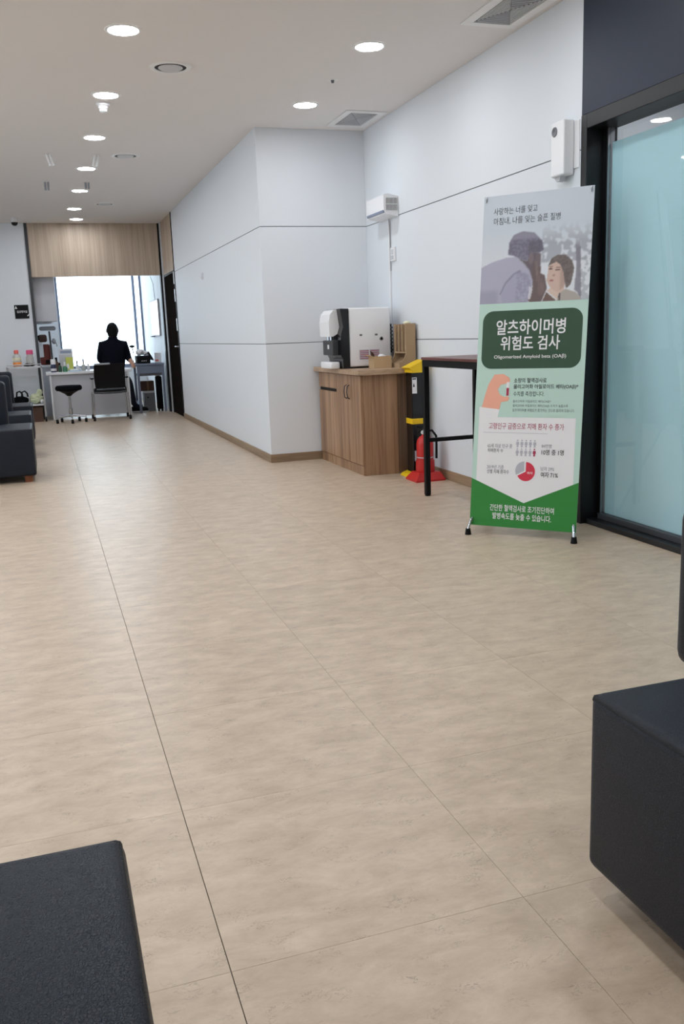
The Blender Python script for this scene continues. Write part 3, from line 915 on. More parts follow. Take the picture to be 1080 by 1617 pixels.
nz = blur(rs.rand(NV, NS), 14); nz = (nz - nz.min()) / (nz.max() - nz.min())
nf = blur(rs.rand(NV, NS), 3); nf = (nf - nf.min()) / (nf.max() - nf.min())
def paint(mask, col, soft=1, op=1.0):
    a = blur(mask, soft)[..., None] * op
    img[:] = img * (1 - a) + np.array(col, float) * a
low = np.clip((1.60 - vv) / 0.22, 0, 1)
img += (np.array((226, 228, 232.0)) - img) * (low * 0.75)[..., None]
fol = ((nz > 0.5) & (ss > 0.33) & (vv > 1.40)).astype(float) * np.clip((1.60 - vv) / 0.10, 0, 1)
paint(fol, (140, 142, 152), 3, 0.6)
paint(((nz > 0.55) & (ss > 0.53) & (vv < 1.42)).astype(float), (160, 166, 172), 1, 0.6)
PH = {
 'jacket': [(-0.01, 1.190), (-0.01, 1.391), (0.059, 1.421), (0.138, 1.44), (0.195, 1.439), (0.239, 1.402), (0.273, 1.366), (0.29, 1.312), (0.274, 1.216), (0.268, 1.190)],
 'sleeve': [(0.128, 1.190), (0.115, 1.254), (0.138, 1.301), (0.178, 1.349), (0.22, 1.367), (0.271, 1.34), (0.287, 1.292), (0.267, 1.213), (0.264, 1.190)],
 'cuff': [(0.267, 1.216), (0.273, 1.286), (0.292, 1.265), (0.281, 1.215)],
 'hair': [(0.148, 1.456), (0.152, 1.516), (0.175, 1.555), (0.224, 1.571), (0.287, 1.559), (0.331, 1.515), (0.34, 1.468), (0.32, 1.456), (0.282, 1.456), (0.266, 1.434), (0.253, 1.415), (0.21, 1.431), (0.18, 1.447)],
 'mface': [(0.202, 1.435), (0.253, 1.415), (0.265, 1.447), (0.292, 1.462), (0.328, 1.449), (0.327, 1.389), (0.32, 1.337), (0.29, 1.312), (0.269, 1.367), (0.239, 1.402)],
 'hands': [(0.285, 1.190), (0.267, 1.213), (0.291, 1.278), (0.283, 1.379), (0.295, 1.418), (0.324, 1.383), (0.332, 1.382), (0.329, 1.349), (0.354, 1.335), (0.368, 1.267), (0.35, 1.222), (0.337, 1.190)],
 'fingers': [(0.295, 1.418), (0.313, 1.404), (0.32, 1.337), (0.306, 1.338)],
 'whair': [(0.369, 1.38), (0.384, 1.419), (0.417, 1.436), (0.458, 1.434), (0.493, 1.404), (0.507, 1.364), (0.498, 1.306), (0.492, 1.28), (0.470, 1.262), (0.460, 1.300), (0.452, 1.345), (0.434, 1.385), (0.412, 1.401), (0.390, 1.392)],
 'wface': [(0.369, 1.373), (0.392, 1.405), (0.416, 1.405), (0.452, 1.365), (0.466, 1.302), (0.457, 1.269), (0.427, 1.244), (0.399, 1.259), (0.376, 1.284), (0.364, 1.307), (0.369, 1.347)],
 'wneck': [(0.392, 1.273), (0.459, 1.289), (0.461, 1.249), (0.428, 1.206), (0.394, 1.233), (0.369, 1.254)],
 'wcloth': [(0.416, 1.190), (0.441, 1.244), (0.467, 1.259), (0.522, 1.239), (0.546, 1.215), (0.549, 1.190)],
 'brown': [(0.342, 1.190), (0.366, 1.248), (0.417, 1.205), (0.42, 1.190)],
 'trunk': [(0.506, 1.507), (0.531, 1.505), (0.552, 1.190), (0.529, 1.239), (0.512, 1.253), (0.518, 1.364)],
 'seam': [(0.108, 1.248), (0.137, 1.309), (0.185, 1.357), (0.218, 1.373), (0.222, 1.363), (0.188, 1.348), (0.143, 1.3), (0.116, 1.246)],
}
def pm(k): return inpoly(ss, vv, PH[k])
def el(cx, cy, rx, ry): return ((ss - cx) / rx) ** 2 + ((vv - cy) / ry) ** 2 < 1
paint(pm('trunk') * np.clip((1.53 - vv) / 0.06, 0, 1), (128, 124, 136), 2, 0.85)
paint(pm('jacket'), (176, 174, 192), 1)
paint(pm('jacket') & (vv < 1.27) & (ss < 0.10), (150, 148, 168), 22, 0.6)
paint(pm('sleeve'), (168, 166, 186), 2)
paint(pm('sleeve') & (ss > 0.20) & (nf > 0.5), (140, 138, 158), 3, 0.6)
paint(pm('seam'), (132, 130, 150), 1, 0.7)
paint(pm('mface'), (104, 94, 100), 3)
hm = pm('hair')
paint(hm, (112, 108, 124), 2)
paint(hm & (nf > 0.55) & (vv < 1.53), (146, 142, 160), 2, 0.5)
paint(hm & (vv > 1.53), (168, 168, 180), 6, 0.5)
paint(hm & (ss > 0.26) & (vv < 1.52), (92, 88, 100), 4, 0.6)
paint(el(0.275, 1.428, 0.014, 0.030), (128, 112, 116), 1, 0.8)
paint(pm('brown'), (112, 90, 84), 1)
paint(pm('wneck'), (214, 190, 176), 1)
paint(pm('hands'), (108, 92, 92), 2)
paint(pm('fingers'), (136, 118, 114), 1, 0.6)
for q in range(4):
    paint(el(0.312 + 0.012 * q, 1.330 - 0.018 * q, 0.005, 0.030), (134, 114, 110), 1, 0.5)
paint(el(0.335, 1.262, 0.018, 0.030), (126, 106, 102), 6, 0.6)
paint(el(0.312, 1.415, 0.012, 0.040), (120, 106, 108), 5, 0.6)
paint(pm('cuff'), (210, 208, 214), 1, 0.9)
paint(pm('wface'), (206, 178, 164), 1)
paint(pm('wface') & (ss > 0.435) & (vv < 1.37), (170, 142, 132), 10, 0.7)
paint(pm('whair'), (104, 94, 92), 1)
paint(pm('whair') & (nf > 0.55), (136, 126, 122), 2, 0.4)
paint(pm('wcloth'), (176, 168, 160), 1)
paint(el(0.384, 1.366, 0.010, 0.004), (90, 66, 62), 1, 0.9)
paint(el(0.421, 1.359, 0.012, 0.004), (90, 66, 62), 1, 0.9)
paint(el(0.385, 1.378, 0.012, 0.003), (120, 96, 90), 1, 0.7)
paint(el(0.424, 1.371, 0.014, 0.003), (120, 96, 90), 1, 0.7)
paint(el(0.402, 1.332, 0.008, 0.006), (170, 136, 124), 1, 0.8)
paint(el(0.391, 1.306, 0.013, 0.004), (150, 92, 90), 1, 0.9)
paint(el(0.437, 1.220, 0.006, 0.022), (60, 50, 54), 1, 0.7)
gv = [tuple(bp(s, v, 0.0005)) for s, v in zip(ss.ravel(), vv.ravel())]
gf = [(j * NS + i, j * NS + i + 1, (j + 1) * NS + i + 1, (j + 1) * NS + i) for j in range(NV - 1) for i in range(NS - 1)]
me = bpy.data.meshes.new('printed_photo')
og = ORG[sheet.name]
me.from_pydata([tuple(Vector(p) - og) for p in gv], [], gf)
at = me.color_attributes.new('ink', 'FLOAT_COLOR', 'POINT')
x = np.clip(img / 255.0, 0, 1); x = np.where(x <= 0.04045, x / 12.92, ((x + 0.055) / 1.055) ** 2.4)
at.data.foreach_set('color', np.concatenate([x.reshape(-1, 3), np.ones((NS * NV, 1))], 1).ravel())
pmat, nt, b = base_mat('ink_photo')
an = nt.nodes.new('ShaderNodeAttribute'); an.attribute_name = 'ink'
nt.links.new(an.outputs['Color'], b.inputs['Base Color']); b.inputs['Roughness'].default_value = 0.5
me.materials.append(pmat)
po = bpy.data.objects.new('printed_photo', me); C.objects.link(po); po.parent = sheet
po['label'] = 'printed photo of an elderly couple'

def btxt(s, box, m, bold=0.0): lettering(sheet, s, BO, B1, B2, box, m, bold, 0.0014)
btxt('사랑하는 너를 잊고', (0.057, 1.668, 0.297, 1.705), 'ink_text', -0.004)
btxt('마침내, 나를 잊는 슬픈 질병', (0.060, 1.614, 0.421, 1.653), 'ink_text', -0.004)
btxt('알츠하이머병', (0.102, 1.032, 0.479, 1.112), 'ink_white', 0.016)
btxt('위험도 검사', (0.130, 0.950, 0.453, 1.026), 'ink_white', 0.016)
btxt('Oligomerized Amyloid beta (OAβ)', (0.096, 0.902, 0.489, 0.926), 'ink_white', 0.008)
btxt('소량의 혈액검사로', (0.215, 0.777, 0.393, 0.803), 'ink_text', 0.010)
btxt('올리고머화 아밀로이드 베타(OAβ)*', (0.214, 0.742, 0.561, 0.769), 'ink_text', 0.010)
btxt('수치를 측정합니다.', (0.215, 0.706, 0.384, 0.732), 'ink_text', -0.004)
btxt('올리고머화 아밀로이드 베타(OAβ)*', (0.214, 0.670, 0.423, 0.686), 'ink_grey')
btxt('올리고머화 아밀로이드 베타(OAβ) 수치가 높을수록', (0.214, 0.647, 0.513, 0.663), 'ink_grey')
btxt('알츠하이머병 위험도가 증가하는 것으로 알려져 있습니다.', (0.214, 0.624, 0.549, 0.640), 'ink_grey')
btxt('고령인구 급증으로 치매 환자 수 증가', (0.085, 0.529, 0.498, 0.563), 'ink_crimson', 0.004)
btxt('65세 이상 인구 중', (0.083, 0.428, 0.223, 0.450), 'ink_grey')
btxt('치매환자 수', (0.084, 0.403, 0.173, 0.424), 'ink_text')
btxt('84만명', (0.384, 0.435, 0.437, 0.455), 'ink_grey')
btxt('10명 중 1명', (0.385, 0.398, 0.504, 0.427), 'ink_text', 0.014)
btxt('2019년 기준', (0.085, 0.313, 0.181, 0.335), 'ink_grey')
btxt('성별 치매 환자수', (0.086, 0.288, 0.211, 0.311), 'ink_text')
btxt('남자 29%', (0.385, 0.314, 0.458, 0.336), 'ink_grey')
btxt('여자 71%', (0.387, 0.279, 0.479, 0.308), 'ink_text', 0.014)
btxt('여자', (0.312, 0.292, 0.343, 0.306), 'ink_white', 0.01)
btxt('간단한 혈액검사로 조기진단하여', (0.113, 0.086, 0.468, 0.122), 'ink_white', 0.010)
btxt('발병속도를 늦출 수 있습니다.', (0.130, 0.042, 0.455, 0.078), 'ink_white', 0.010)
flat('rule_line', [(0.056, 0.509), (0.412, 0.509), (0.412, 0.511), (0.056, 0.511)], 'ink_pale', sheet, 0.0010)
flat('hand_print', [(0.038, 0.640), (0.054, 0.708), (0.073, 0.771), (0.104, 0.822), (0.154, 0.825), (0.188, 0.805), (0.194, 0.784), (0.175, 0.774), (0.143, 0.767), (0.126, 0.743), (0.138, 0.715), (0.168, 0.701), (0.178, 0.708), (0.193, 0.698), (0.187, 0.681), (0.148, 0.674), (0.139, 0.632)], 'ink_skin', sheet, 0.0008)
flat('cuff_print', [(0.026, 0.648), (0.141, 0.635), (0.133, 0.592), (0.026, 0.592)], 'ink_white', sheet, 0.0010)
flat('vial_print', [(0.174, 0.781), (0.190, 0.781), (0.190, 0.708), (0.174, 0.708)], 'ink_white', sheet, 0.0010)
flat('vial_print', [(0.175, 0.750), (0.189, 0.750), (0.189, 0.709), (0.175, 0.709)], 'ink_vial', sheet, 0.0014)
def arc(c, r, a0, a1, n=26):
    return [c] + [(c[0] + r * math.cos(math.radians(a0 + (a1 - a0) * k / n)), c[1] + r * math.sin(math.radians(a0 + (a1 - a0) * k / n))) for k in range(n + 1)]
flat('pie_slice', arc((0.304, 0.306), 0.051, 90, -152), 'ink_red', sheet, 0.0010)
flat('pie_slice', arc((0.296, 0.310), 0.050, 208, 92), 'ink_pale', sheet, 0.0010)
for r in range(2):
    for k in range(5):
        cx, cy = 0.252 + 0.0235 * k, 0.434 - 0.046 * r
        mk = 'ink_crimson' if (r == 1 and k == 4) else 'ink_pale'
        f = MB()
        f.face([bp(cx - 0.007, cy + 0.030, .001), bp(cx - 0.009, cy + 0.014, .001), bp(cx - 0.005, cy + 0.014, .001), bp(cx - 0.005, cy, .001), bp(cx + 0.005, cy, .001), bp(cx + 0.005, cy + 0.014, .001), bp(cx + 0.009, cy + 0.014, .001), bp(cx + 0.007, cy + 0.030, .001)])
        f.face([bp(cx + 0.0045 * math.cos(q * math.pi / 5), cy + 0.037 + 0.0045 * math.sin(q * math.pi / 5), .001) for q in range(10)])
        f.build('person_icon', mk, sheet)
# folding stand: two front feet, back leg, crossed rods, corner hooks
hub = bp(BW / 2, 0.62, -0.055)
for s in (0.0, BW):
    foot_p = Vector((*(BO + B1 * (s + (0.002 if s == 0 else -0.002)))[:2], 0.0)) + Vector((BN.x, BN.y, 0)) * 0.03
    lg = MB().tube([bp(s + (0.012 if s == 0 else -0.012), 0.035, 0.012), foot_p + Vector((0, 0, 0.03))], 0.0075, 10).build('foot_rod', 'chrome', t, 40)
    MB().tube([foot_p + Vector((0, 0, 0.034)), foot_p], [0.013, 0.018], 12).build('rubber_foot', 'black', lg, 40)
    MB().tube([hub, bp(s + (0.02 if s == 0 else -0.02), 0.04, -0.006)], 0.006, 8).build('cross_rod', 'darkgrey', t, 40)
    MB().tube([hub, bp(s + (0.02 if s == 0 else -0.02), BH - 0.02, -0.006)], 0.005, 8).build('cross_rod', 'darkgrey', t, 40)
    for v in (0.03, BH - 0.018):
        q = s + (0.014 if s == 0 else -0.014)
        MB().tube([bp(q, v - 0.012, 0.003), bp(q, v, 0.008), bp(q, v + 0.012, 0.003)], 0.004, 8).ball(tuple(bp(q, v, 0.006)), 0.007, 1).build('hook', 'steel', t, 50)
rear = Vector((hub.x - BN.x * 0.30, hub.y - BN.y * 0.30, 0.0))
MB().tube([hub, rear + Vector((0, 0, 0.01))], 0.008, 8).tube([rear + Vector((0, 0, 0.03)), rear], 0.014, 10).build('rear_leg', 'darkgrey', t, 40)
MB().ball(tuple(hub), 0.026, 2).build('hub', 'black', t, 60)

# ================================================================== WAITING BENCHES
def bench(x0, x1, y0, y1, bx0, bx1, back_at, label, ztop=0.44, zb=0.055, bh=0.365, foot=0.035):
    """upholstered block bench; back_at: +1 backrest behind the far edge, -1 behind the near edge"""
    t = thing('waiting_bench', label, 'bench', ((x0 + x1) / 2, (y0 + y1) / 2, 0), 'dark leather waiting benches')
    st = MB().box((x0, y0, zb), (x1, y1, ztop), bev=0.022, seg=4).build('seat', 'leather', t, 50)
    e = 0.010
    zp = ztop - 0.012
    p = [(x0 + e, y0 + e, zp), (x1 - e, y0 + e, zp), (x1 - e, y1 - e, zp), (x0 + e, y1 - e, zp), (x0 + e, y0 + e, zp)]
    pm_ = MB()
    for a, b in zip(p, p[1:]): pm_.tube([a, b], 0.0075, 8)
    pm_.build('piping', 'leather_pipe', st, 50)
    by = (y1 - 0.01, y1 + 0.135) if back_at > 0 else (y0 - 0.135, y0 + 0.01)
    MB().box((bx0, by[0], ztop - 0.035), (bx1, by[1], ztop + bh), bev=0.035, seg=4).build('backrest', 'leather', t, 50)
    yb = by[1] - 0.05 if back_at > 0 else by[0] + 0.02
    for x in (bx0 + 0.25, bx1 - 0.28):
        MB().box((x, yb, 0.0), (x + 0.03, yb + 0.03, ztop + 0.10)).build('back_support', 'black', t)
    for x in (x0 + foot, x1 - foot - 0.06):
        for y in (y0 + 0.05, y1 - 0.11):
            MB().prism([(x, y), (x + 0.06, y), (x + 0.06, y + 0.06), (x, y + 0.06)], 0.0, zb + 0.004).build('leg', 'wood_foot', t)
    return t
bench(-1.75, -0.127, 7.66, 8.30, -1.55, -0.325, +1, 'dark navy leather bench with orange-brown leg, nearest of the three at the left edge')
bench(-1.75, -0.150, 9.25, 9.88, -1.55, -0.335, +1, 'dark navy leather bench, middle one of the row at the left edge')
bench(-1.75, -0.150, 10.55, 11.2, -1.55, -0.350, +1, 'dark navy leather bench, farthest of the row before the trolley')
bench(0.935, 2.30, 0.70, 1.385, 1.230, 2.15, +1, 'dark leather bench block at the right edge of the picture', 0.425, 0.058, 0.320, 0.22)
bench(-1.60, 0.045, 0.50, 1.205, -1.45, -0.20, -1, 'dark leather bench seat in the lower left corner', 0.43, 0.058, 0.30)

# ================================================================== CONSULTING DESK AREA
# two-shelf trolley
t = thing('trolley', 'grey metal trolley with two shelves left of the desk', 'trolley', (-0.26, 13.78, 0))
tx0, tx1, ty0, ty1 = -0.49, -0.005, 13.62, 13.95
for z in (0.235, 0.775):
    MB().box((tx0, ty0, z), (tx1, ty1, z + 0.022), bev=0.003).build('shelf', 'offwhite', t)
for x in (tx0, tx1 - 0.022):
    for y in (ty0, ty1 - 0.022):
        MB().box((x, y, 0.075), (x + 0.022, y + 0.022, 0.80)).build('post', 'aluminium', t)
        c = MB().lathe((x + 0.011, y + 0.011, 0.036), [(0.0, -0.011), (0.036, -0.011), (0.036, 0.011), (0.0, 0.011)], 16, 'X').build('caster', 'black', t, 40)
        MB().box((x - 0.004, y + 0.002, 0.036), (x + 0.0, y + 0.020, 0.078)).box((x + 0.022, y + 0.002, 0.036), (x + 0.026, y + 0.020, 0.078)).box((x - 0.004, y + 0.002, 0.073), (x + 0.026, y + 0.020, 0.079)).build('fork', 'steel', c)
MB().tube([(tx0 + 0.011, ty0 + 0.011, 0.825), (tx1 - 0.011, ty0 + 0.011, 0.825)], 0.007, 8).build('guard_rail', 'aluminium', t, 40)
tag(MB().box((-0.40, 13.66, 0.0), (-0.05, 13.92, 0.215), bev=0.006).build('storage_box', 'brown', None, None, (-0.22, 13.79, 0)), 'dark brown box on the floor under the trolley', 'box')

def jar(x, y, z, r, h, body, cap, capr, caph, name, label, cat, extra=None, group=None):
    t = thing(name, label, cat, (x, y, z), group)
    MB().lathe((x, y, z), [(0, 0.0), (r * .95, 0.0), (r, 0.006), (r, h * .72), (r * .82, h * .86), (capr * .9, h * .95), (capr * .9, h), (0, h)], 20).build('body', body, t, 40)
    MB().lathe((x, y, z + h), [(0, 0), (capr, 0.0), (capr, caph * .85), (capr * .8, caph), (0, caph)], 16).build('cap', cap, t, 40)
    if extra:
        for (m, z0, z1) in extra:
            MB().lathe((x, y, z), [(r + 0.0006, z0), (r + 0.0012, z0 + 0.001), (r + 0.0012, z1 - 0.001), (r + 0.0006, z1)], 20).build('label_band', m, t, 40)
    return t
ZT = 0.797
jar(-0.335, 13.76, ZT, 0.058, 0.185, 'clear_plastic', 'salmon', 0.032, 0.052, 'jar', 'jar with pinkish cap and orange base on the trolley', 'jar', [('orange', 0.01, 0.065), ('cream', 0.085, 0.13)])
jar(-0.155, 13.78, ZT, 0.056, 0.17, 'clear_plastic', 'pink', 0.048, 0.062, 'jar', 'clear jar with bright pink cap on the trolley', 'jar')
t = thing('goggles', 'black safety goggles lying on the trolley before the pink capped jar', 'goggles', (-0.19, 13.69, ZT))
MB().ball((-0.205, 13.69, ZT + 0.024), (0.036, 0.022, 0.024), 2).build('lens', 'black_gloss', t, 60)
MB().ball((-0.135, 13.69, ZT + 0.021), (0.032, 0.020, 0.021), 2).build('lens', 'black_gloss', t, 60)
MB().tube([(-0.235, 13.69, ZT + 0.025), (-0.25, 13.72, ZT + 0.010), (-0.17, 13.73, ZT + 0.006), (-0.10, 13.71, ZT + 0.02)], 0.005, 6).build('strap', 'black', t, 40)
t = thing('handbag', 'black handbag slumped on the lower trolley shelf', 'bag', (-0.34, 13.80, 0.257))
MB().ball((-0.345, 13.80, 0.315), (0.115, 0.085, 0.060), 3, 0.08, 5).build('body', 'black_soft', t, 60)
for dx in (-0.02, 0.05):
    MB().tube([(-0.375 + dx, 13.79, 0.36), (-0.365 + dx, 13.79, 0.43), (-0.325 + dx, 13.79, 0.445), (-0.295 + dx, 13.79, 0.41), (-0.29 + dx, 13.79, 0.36)], 0.012, 8).build('handle', 'black', t, 60)
t = thing('plastic_bag', 'crumpled pale green and white plastic bag on the lower trolley shelf', 'bag', (-0.11, 13.79, 0.257))
MB().ball((-0.125, 13.79, 0.33), (0.095, 0.095, 0.074), 3, 0.22, 8).ball((-0.075, 13.78, 0.415), (0.045, 0.05, 0.055), 2, 0.3, 9).build('body', 'pale_green', t)
MB().ball((-0.05, 13.72, 0.29), (0.028, 0.03, 0.03), 2, 0.2, 4).build('knot', 'white', t)

# desk
t = thing('desk', 'white consulting desk with front panel at the end of the corridor', 'desk', (0.65, 14.05, 0))
MB().box((0.040, 13.79, 0.655), (1.262, 14.40, 0.692), bev=0.004).build('desk_top', 'white', t)
MB().box((0.112, 13.85, 0.035), (1.19, 13.868, 0.655)).build('front_panel', 'cabinet_grey', t)
MB().box((0.085, 13.82, 0.0), (0.110, 14.38, 0.655)).build('side_panel', 'white', t)
MB().box((1.195, 13.82, 0.0), (1.220, 13.86, 0.655)).build('leg', 'white', t)
MB().box((1.195, 14.34, 0.0), (1.220, 14.38, 0.655)).build('leg', 'white', t)
ZD = 0.692
jar(0.155, 13.86, ZD, 0.040, 0.115, 'navy', 'white', 0.036, 0.075, 'pump_bottle', 'navy bottle with tall white top at the left end of the desk', 'bottle', [('ink_white', 0.02, 0.055)], 'bottles on the desk')
jar(0.245, 13.87, ZD, 0.026, 0.10, 'darkgreen', 'black', 0.012, 0.035, 'bottle', 'slim dark green bottle beside the navy bottle', 'bottle', None, 'bottles on the desk')
jar(0.315, 13.86, ZD, 0.036, 0.085, 'green', 'white', 0.014, 0.06, 'bottle', 'short green bottle with white neck on the desk', 'bottle', None, 'bottles on the desk')
jar(0.205, 14.06, ZD, 0.034, 0.16, 'brown', 'black', 0.018, 0.05, 'bottle', 'brown bottle with black cap behind the navy bottle', 'bottle', None, 'bottles on the desk')
jar(0.50, 14.12, ZD, 0.022, 0.10, 'white', 'darkgrey', 0.010, 0.05, 'bottle', 'small white bottle with dark nozzle in the middle of the desk', 'bottle', None, 'bottles on the desk')
jar(0.585, 14.00, ZD, 0.030, 0.10, 'clear_plastic', 'brown', 0.010, 0.075, 'bottle', 'clear pump bottle with thin brown pump left of the chair', 'bottle', None, 'bottles on the desk')
jar(0.655, 14.05, ZD, 0.022, 0.08, 'white', 'white', 0.014, 0.02, 'bottle', 'tiny white bottle next to the chair back', 'bottle', None, 'bottles on the desk')
t = thing('tray', 'pale blue tray of papers lying on the desk', 'tray', (0.46, 13.92, ZD))
MB().box((0.360, 13.84, ZD), (0.548, 14.03, ZD + 0.012), bev=0.003).build('base', 'paleblue', t)
MB().box((0.375, 13.86, ZD + 0.012), (0.50, 14.01, ZD + 0.030), rot=Matrix.Rotation(0.12, 3, 'Z')).build('paper_pile', 'white', t)
MB().box((0.505, 13.86, ZD + 0.012), (0.545, 14.0, ZD + 0.048), bev=0.004).build('small_pack', 'offwhite', t)
t = thing('tissue_box', 'yellow-green box standing on the desk', 'box', (0.40, 14.25, ZD))
MB().box((0.345, 14.165, ZD), (0.445, 14.265, 0.895), bev=0.004).build('carton', 'lime', t)
MB().box((0.352, 14.164, 0.73), (0.385, 14.1655, 0.80)).build('print_patch', 'ink_white', t)
t = thing('analyser', 'light grey wedge shaped device on the back of the desk', 'device', (0.36, 14.33, ZD))
MB().prism([(14.28, ZD), (14.40, ZD), (14.40, 1.02), (14.33, 1.02), (14.28, 0.93)], 0.255, 0.455, 'X').build('housing', 'cabinet_grey', t)
MB().box((0.275, 14.3005, 0.95), (0.435, 14.312, 0.995), rot=Matrix.Rotation(-0.5, 3, 'X')).build('screen', 'bluegrey', t)

# side counter and things on it, wall cupboard above
t = thing('side_counter', 'white side counter against the left wall behind the desk', 'counter', (0.0, 14.85, 0))
MB().box((-0.35, 14.60, 0.0), (0.17, 15.20, 0.755)).build('body', 'cabinet_grey', t)
MB().box((-0.37, 14.56, 0.755), (0.19, 15.20, 0.785), bev=0.003).build('counter_top', 'white', t)
t = thing('wall_cupboard', 'pale grey wall cupboard hanging left of the window', 'cupboard', (0.13, 14.6, 1.43))
MB().box((-0.30, 14.22, 1.428), (0.280, 14.56, 2.30), bev=0.003).build('body', 'cabinet_grey', t)
MB().box((-0.295, 14.204, 1.433), (-0.012, 14.22, 2.295), bev=0.002).build('door', 'cabinet_grey', t)
MB().box((-0.008, 14.204, 1.433), (0.275, 14.22, 2.295), bev=0.002).build('door', 'cabinet_grey', t)
MB().box((-0.30, 14.55, 1.40), (0.20, 14.56, 1.428)).build('rear_rail', 'white', t)
for x in (-0.28, 0.26):
    MB().box((x - 0.01, 14.40, 2.30), (x + 0.01, 14.42, H)).build('hanger', 'steel', t)
t = thing('shoulder_bag', 'white and maroon patterned bag on the side counter', 'bag', (0.07, 14.72, 0.785))
MB().box((-0.02, 14.66, 0.785), (0.145, 14.80, 1.10), bev=0.03, seg=3).build('body', 'maroon', t, 40)
MB().box((-0.024, 14.652, 0.90), (0.045, 14.70, 1.13), bev=0.015).build('white_flap', 'white', t)
MB().box((-0.02, 14.66, 1.13), (0.11, 14.78, 1.245), bev=0.03, seg=3).build('top_roll', 'brown', t, 40)
MB().box((-0.022, 14.655, 1.16), (0.0, 14.785, 1.235), bev=0.006).build('clasp', 'black', t)
MB().box((0.06, 14.652, 0.80), (0.15, 14.67, 0.86), bev=0.006).build('pocket', 'black', t)
t = thing('height_gauge', 'grey measuring head on a dark pole left of the window', 'scale', (0.17, 14.5, 0))
MB().tube([(0.175, 14.50, 0.02), (0.150, 14.50, 1.29)], 0.014, 10).build('pole', 'darkgrey', t, 40)
MB().box((0.010, 14.42, 1.300), (0.250, 14.56, 1.362), bev=0.028, seg=4).build('measuring_head', 'grey', t, 40)
MB().box((0.10, 14.42, 0.0), (0.24, 14.58, 0.03), bev=0.006).build('base', 'darkgrey', t)
MB().ball((0.205, 14.50, 1.14), (0.032, 0.03, 0.045), 2).tube([(0.155, 14.5, 1.15), (0.23, 14.49, 1.12), (0.245, 14.48, 1.06)], 0.008, 8).build('arm', 'grey', t, 60)

# rolling stool
t = thing('rolling_stool', 'black rolling stool with chrome post in front of the desk', 'stool', (0.325, 13.2, 0))
sx, sy = 0.322, 13.20
MB().lathe((sx, sy, 0), [(0.0, 0.445), (0.165, 0.452), (0.182, 0.47), (0.182, 0.500), (0.165, 0.522), (0.0, 0.528)], 32).build('seat', 'black_soft', t, 40)
MB().lathe((sx, sy, 0), [(0.0, 0.372), (0.028, 0.375), (0.060, 0.405), (0.135, 0.447), (0.0, 0.45)], 24).build('seat_mount', 'black', t, 40)
MB().lathe((sx, sy, 0), [(0.0, 0.075), (0.026, 0.078), (0.026, 0.20), (0.016, 0.205), (0.016, 0.376), (0.0, 0.376)], 18).build('post', 'chrome', t, 40)
for k in range(5):
    a = math.radians(200 + 72 * k)
    cx, cy = sx + 0.205 * math.cos(a), sy + 0.205 * math.sin(a)
    MB().tube([(sx, sy, 0.105), (cx, cy, 0.085)], [0.016, 0.011], 8).tube([(cx, cy, 0.09), (cx, cy, 0.05)], 0.007, 8).build('spoke', 'chrome', t, 40)
    MB().lathe((cx, cy, 0.030), [(0.0, -0.018), (0.026, -0.018), (0.030, -0.010), (0.030, 0.010), (0.026, 0.018), (0.0, 0.018)], 16, 'X').build('caster', 'black', t, 40)

# visitor chair (seen from behind)
t = thing('office_chair', 'black armchair on castors with chrome legs, seen from behind at the desk', 'chair', (0.885, 13.36, 0))
bk = MB()
nb = 9
prof = []
for i in range(nb):
    u = i / (nb - 1)
    prof.append((0.690 - 0.012 * math.sin(u * 3.1) + 0.0 * u, 1.105, 0.455 + 0.345 * u, 13.16 - 0.10 * u ** 1.5))
rows = []
for (x0, x1, z, y) in prof:
    rows.append([(x0 + (x1 - x0) * k / 8, y - 0.035 * (1 - ((k - 4) / 4) ** 2) * 0.8 + 0.02, z) for k in range(9)])
for sgn in (0, 1):
    pass
V = [[bk.bm.verts.new(p) for p in r] for r in rows]
V2 = [[bk.bm.verts.new((p[0], p[1] + 0.022, p[2])) for p in r] for r in rows]
for i in range(nb - 1):
    for k in range(8):
        bk.bm.faces.new((V[i][k], V[i][k + 1], V[i + 1][k + 1], V[i + 1][k]))
        bk.bm.faces.new((V2[i][k], V2[i + 1][k], V2[i + 1][k + 1], V2[i][k + 1]))
for i in range(nb - 1):
    bk.bm.faces.new((V[i][0], V[i + 1][0], V2[i + 1][0], V2[i][0])); bk.bm.faces.new((V[i][8], V2[i][8], V2[i + 1][8], V[i + 1][8]))
for k in range(8):
    bk.bm.faces.new((V[0][k], V2[0][k], V2[0][k + 1], V[0][k + 1])); bk.bm.faces.new((V[-1][k], V[-1][k + 1], V2[-1][k + 1], V2[-1][k]))
bk.build('backrest', 'black', t, 40)
MB().box((0.685, 13.035, 0.788), (0.905, 13.085, 0.812), bev=0.008).build('top_rail', 'grey', t, 40)
MB().box((0.665, 13.19, 0.385), (1.110, 13.62, 0.440), bev=0.022, seg=3).build('seat', 'black', t, 40)
MB().tube([(0.668, 13.185, 0.400), (0.76, 13.165, 0.392), (0.885, 13.16, 0.390), (1.01, 13.165, 0.392), (1.107, 13.185, 0.400)], 0.014, 8).build('seat_rim', 'darkgrey', t, 40)
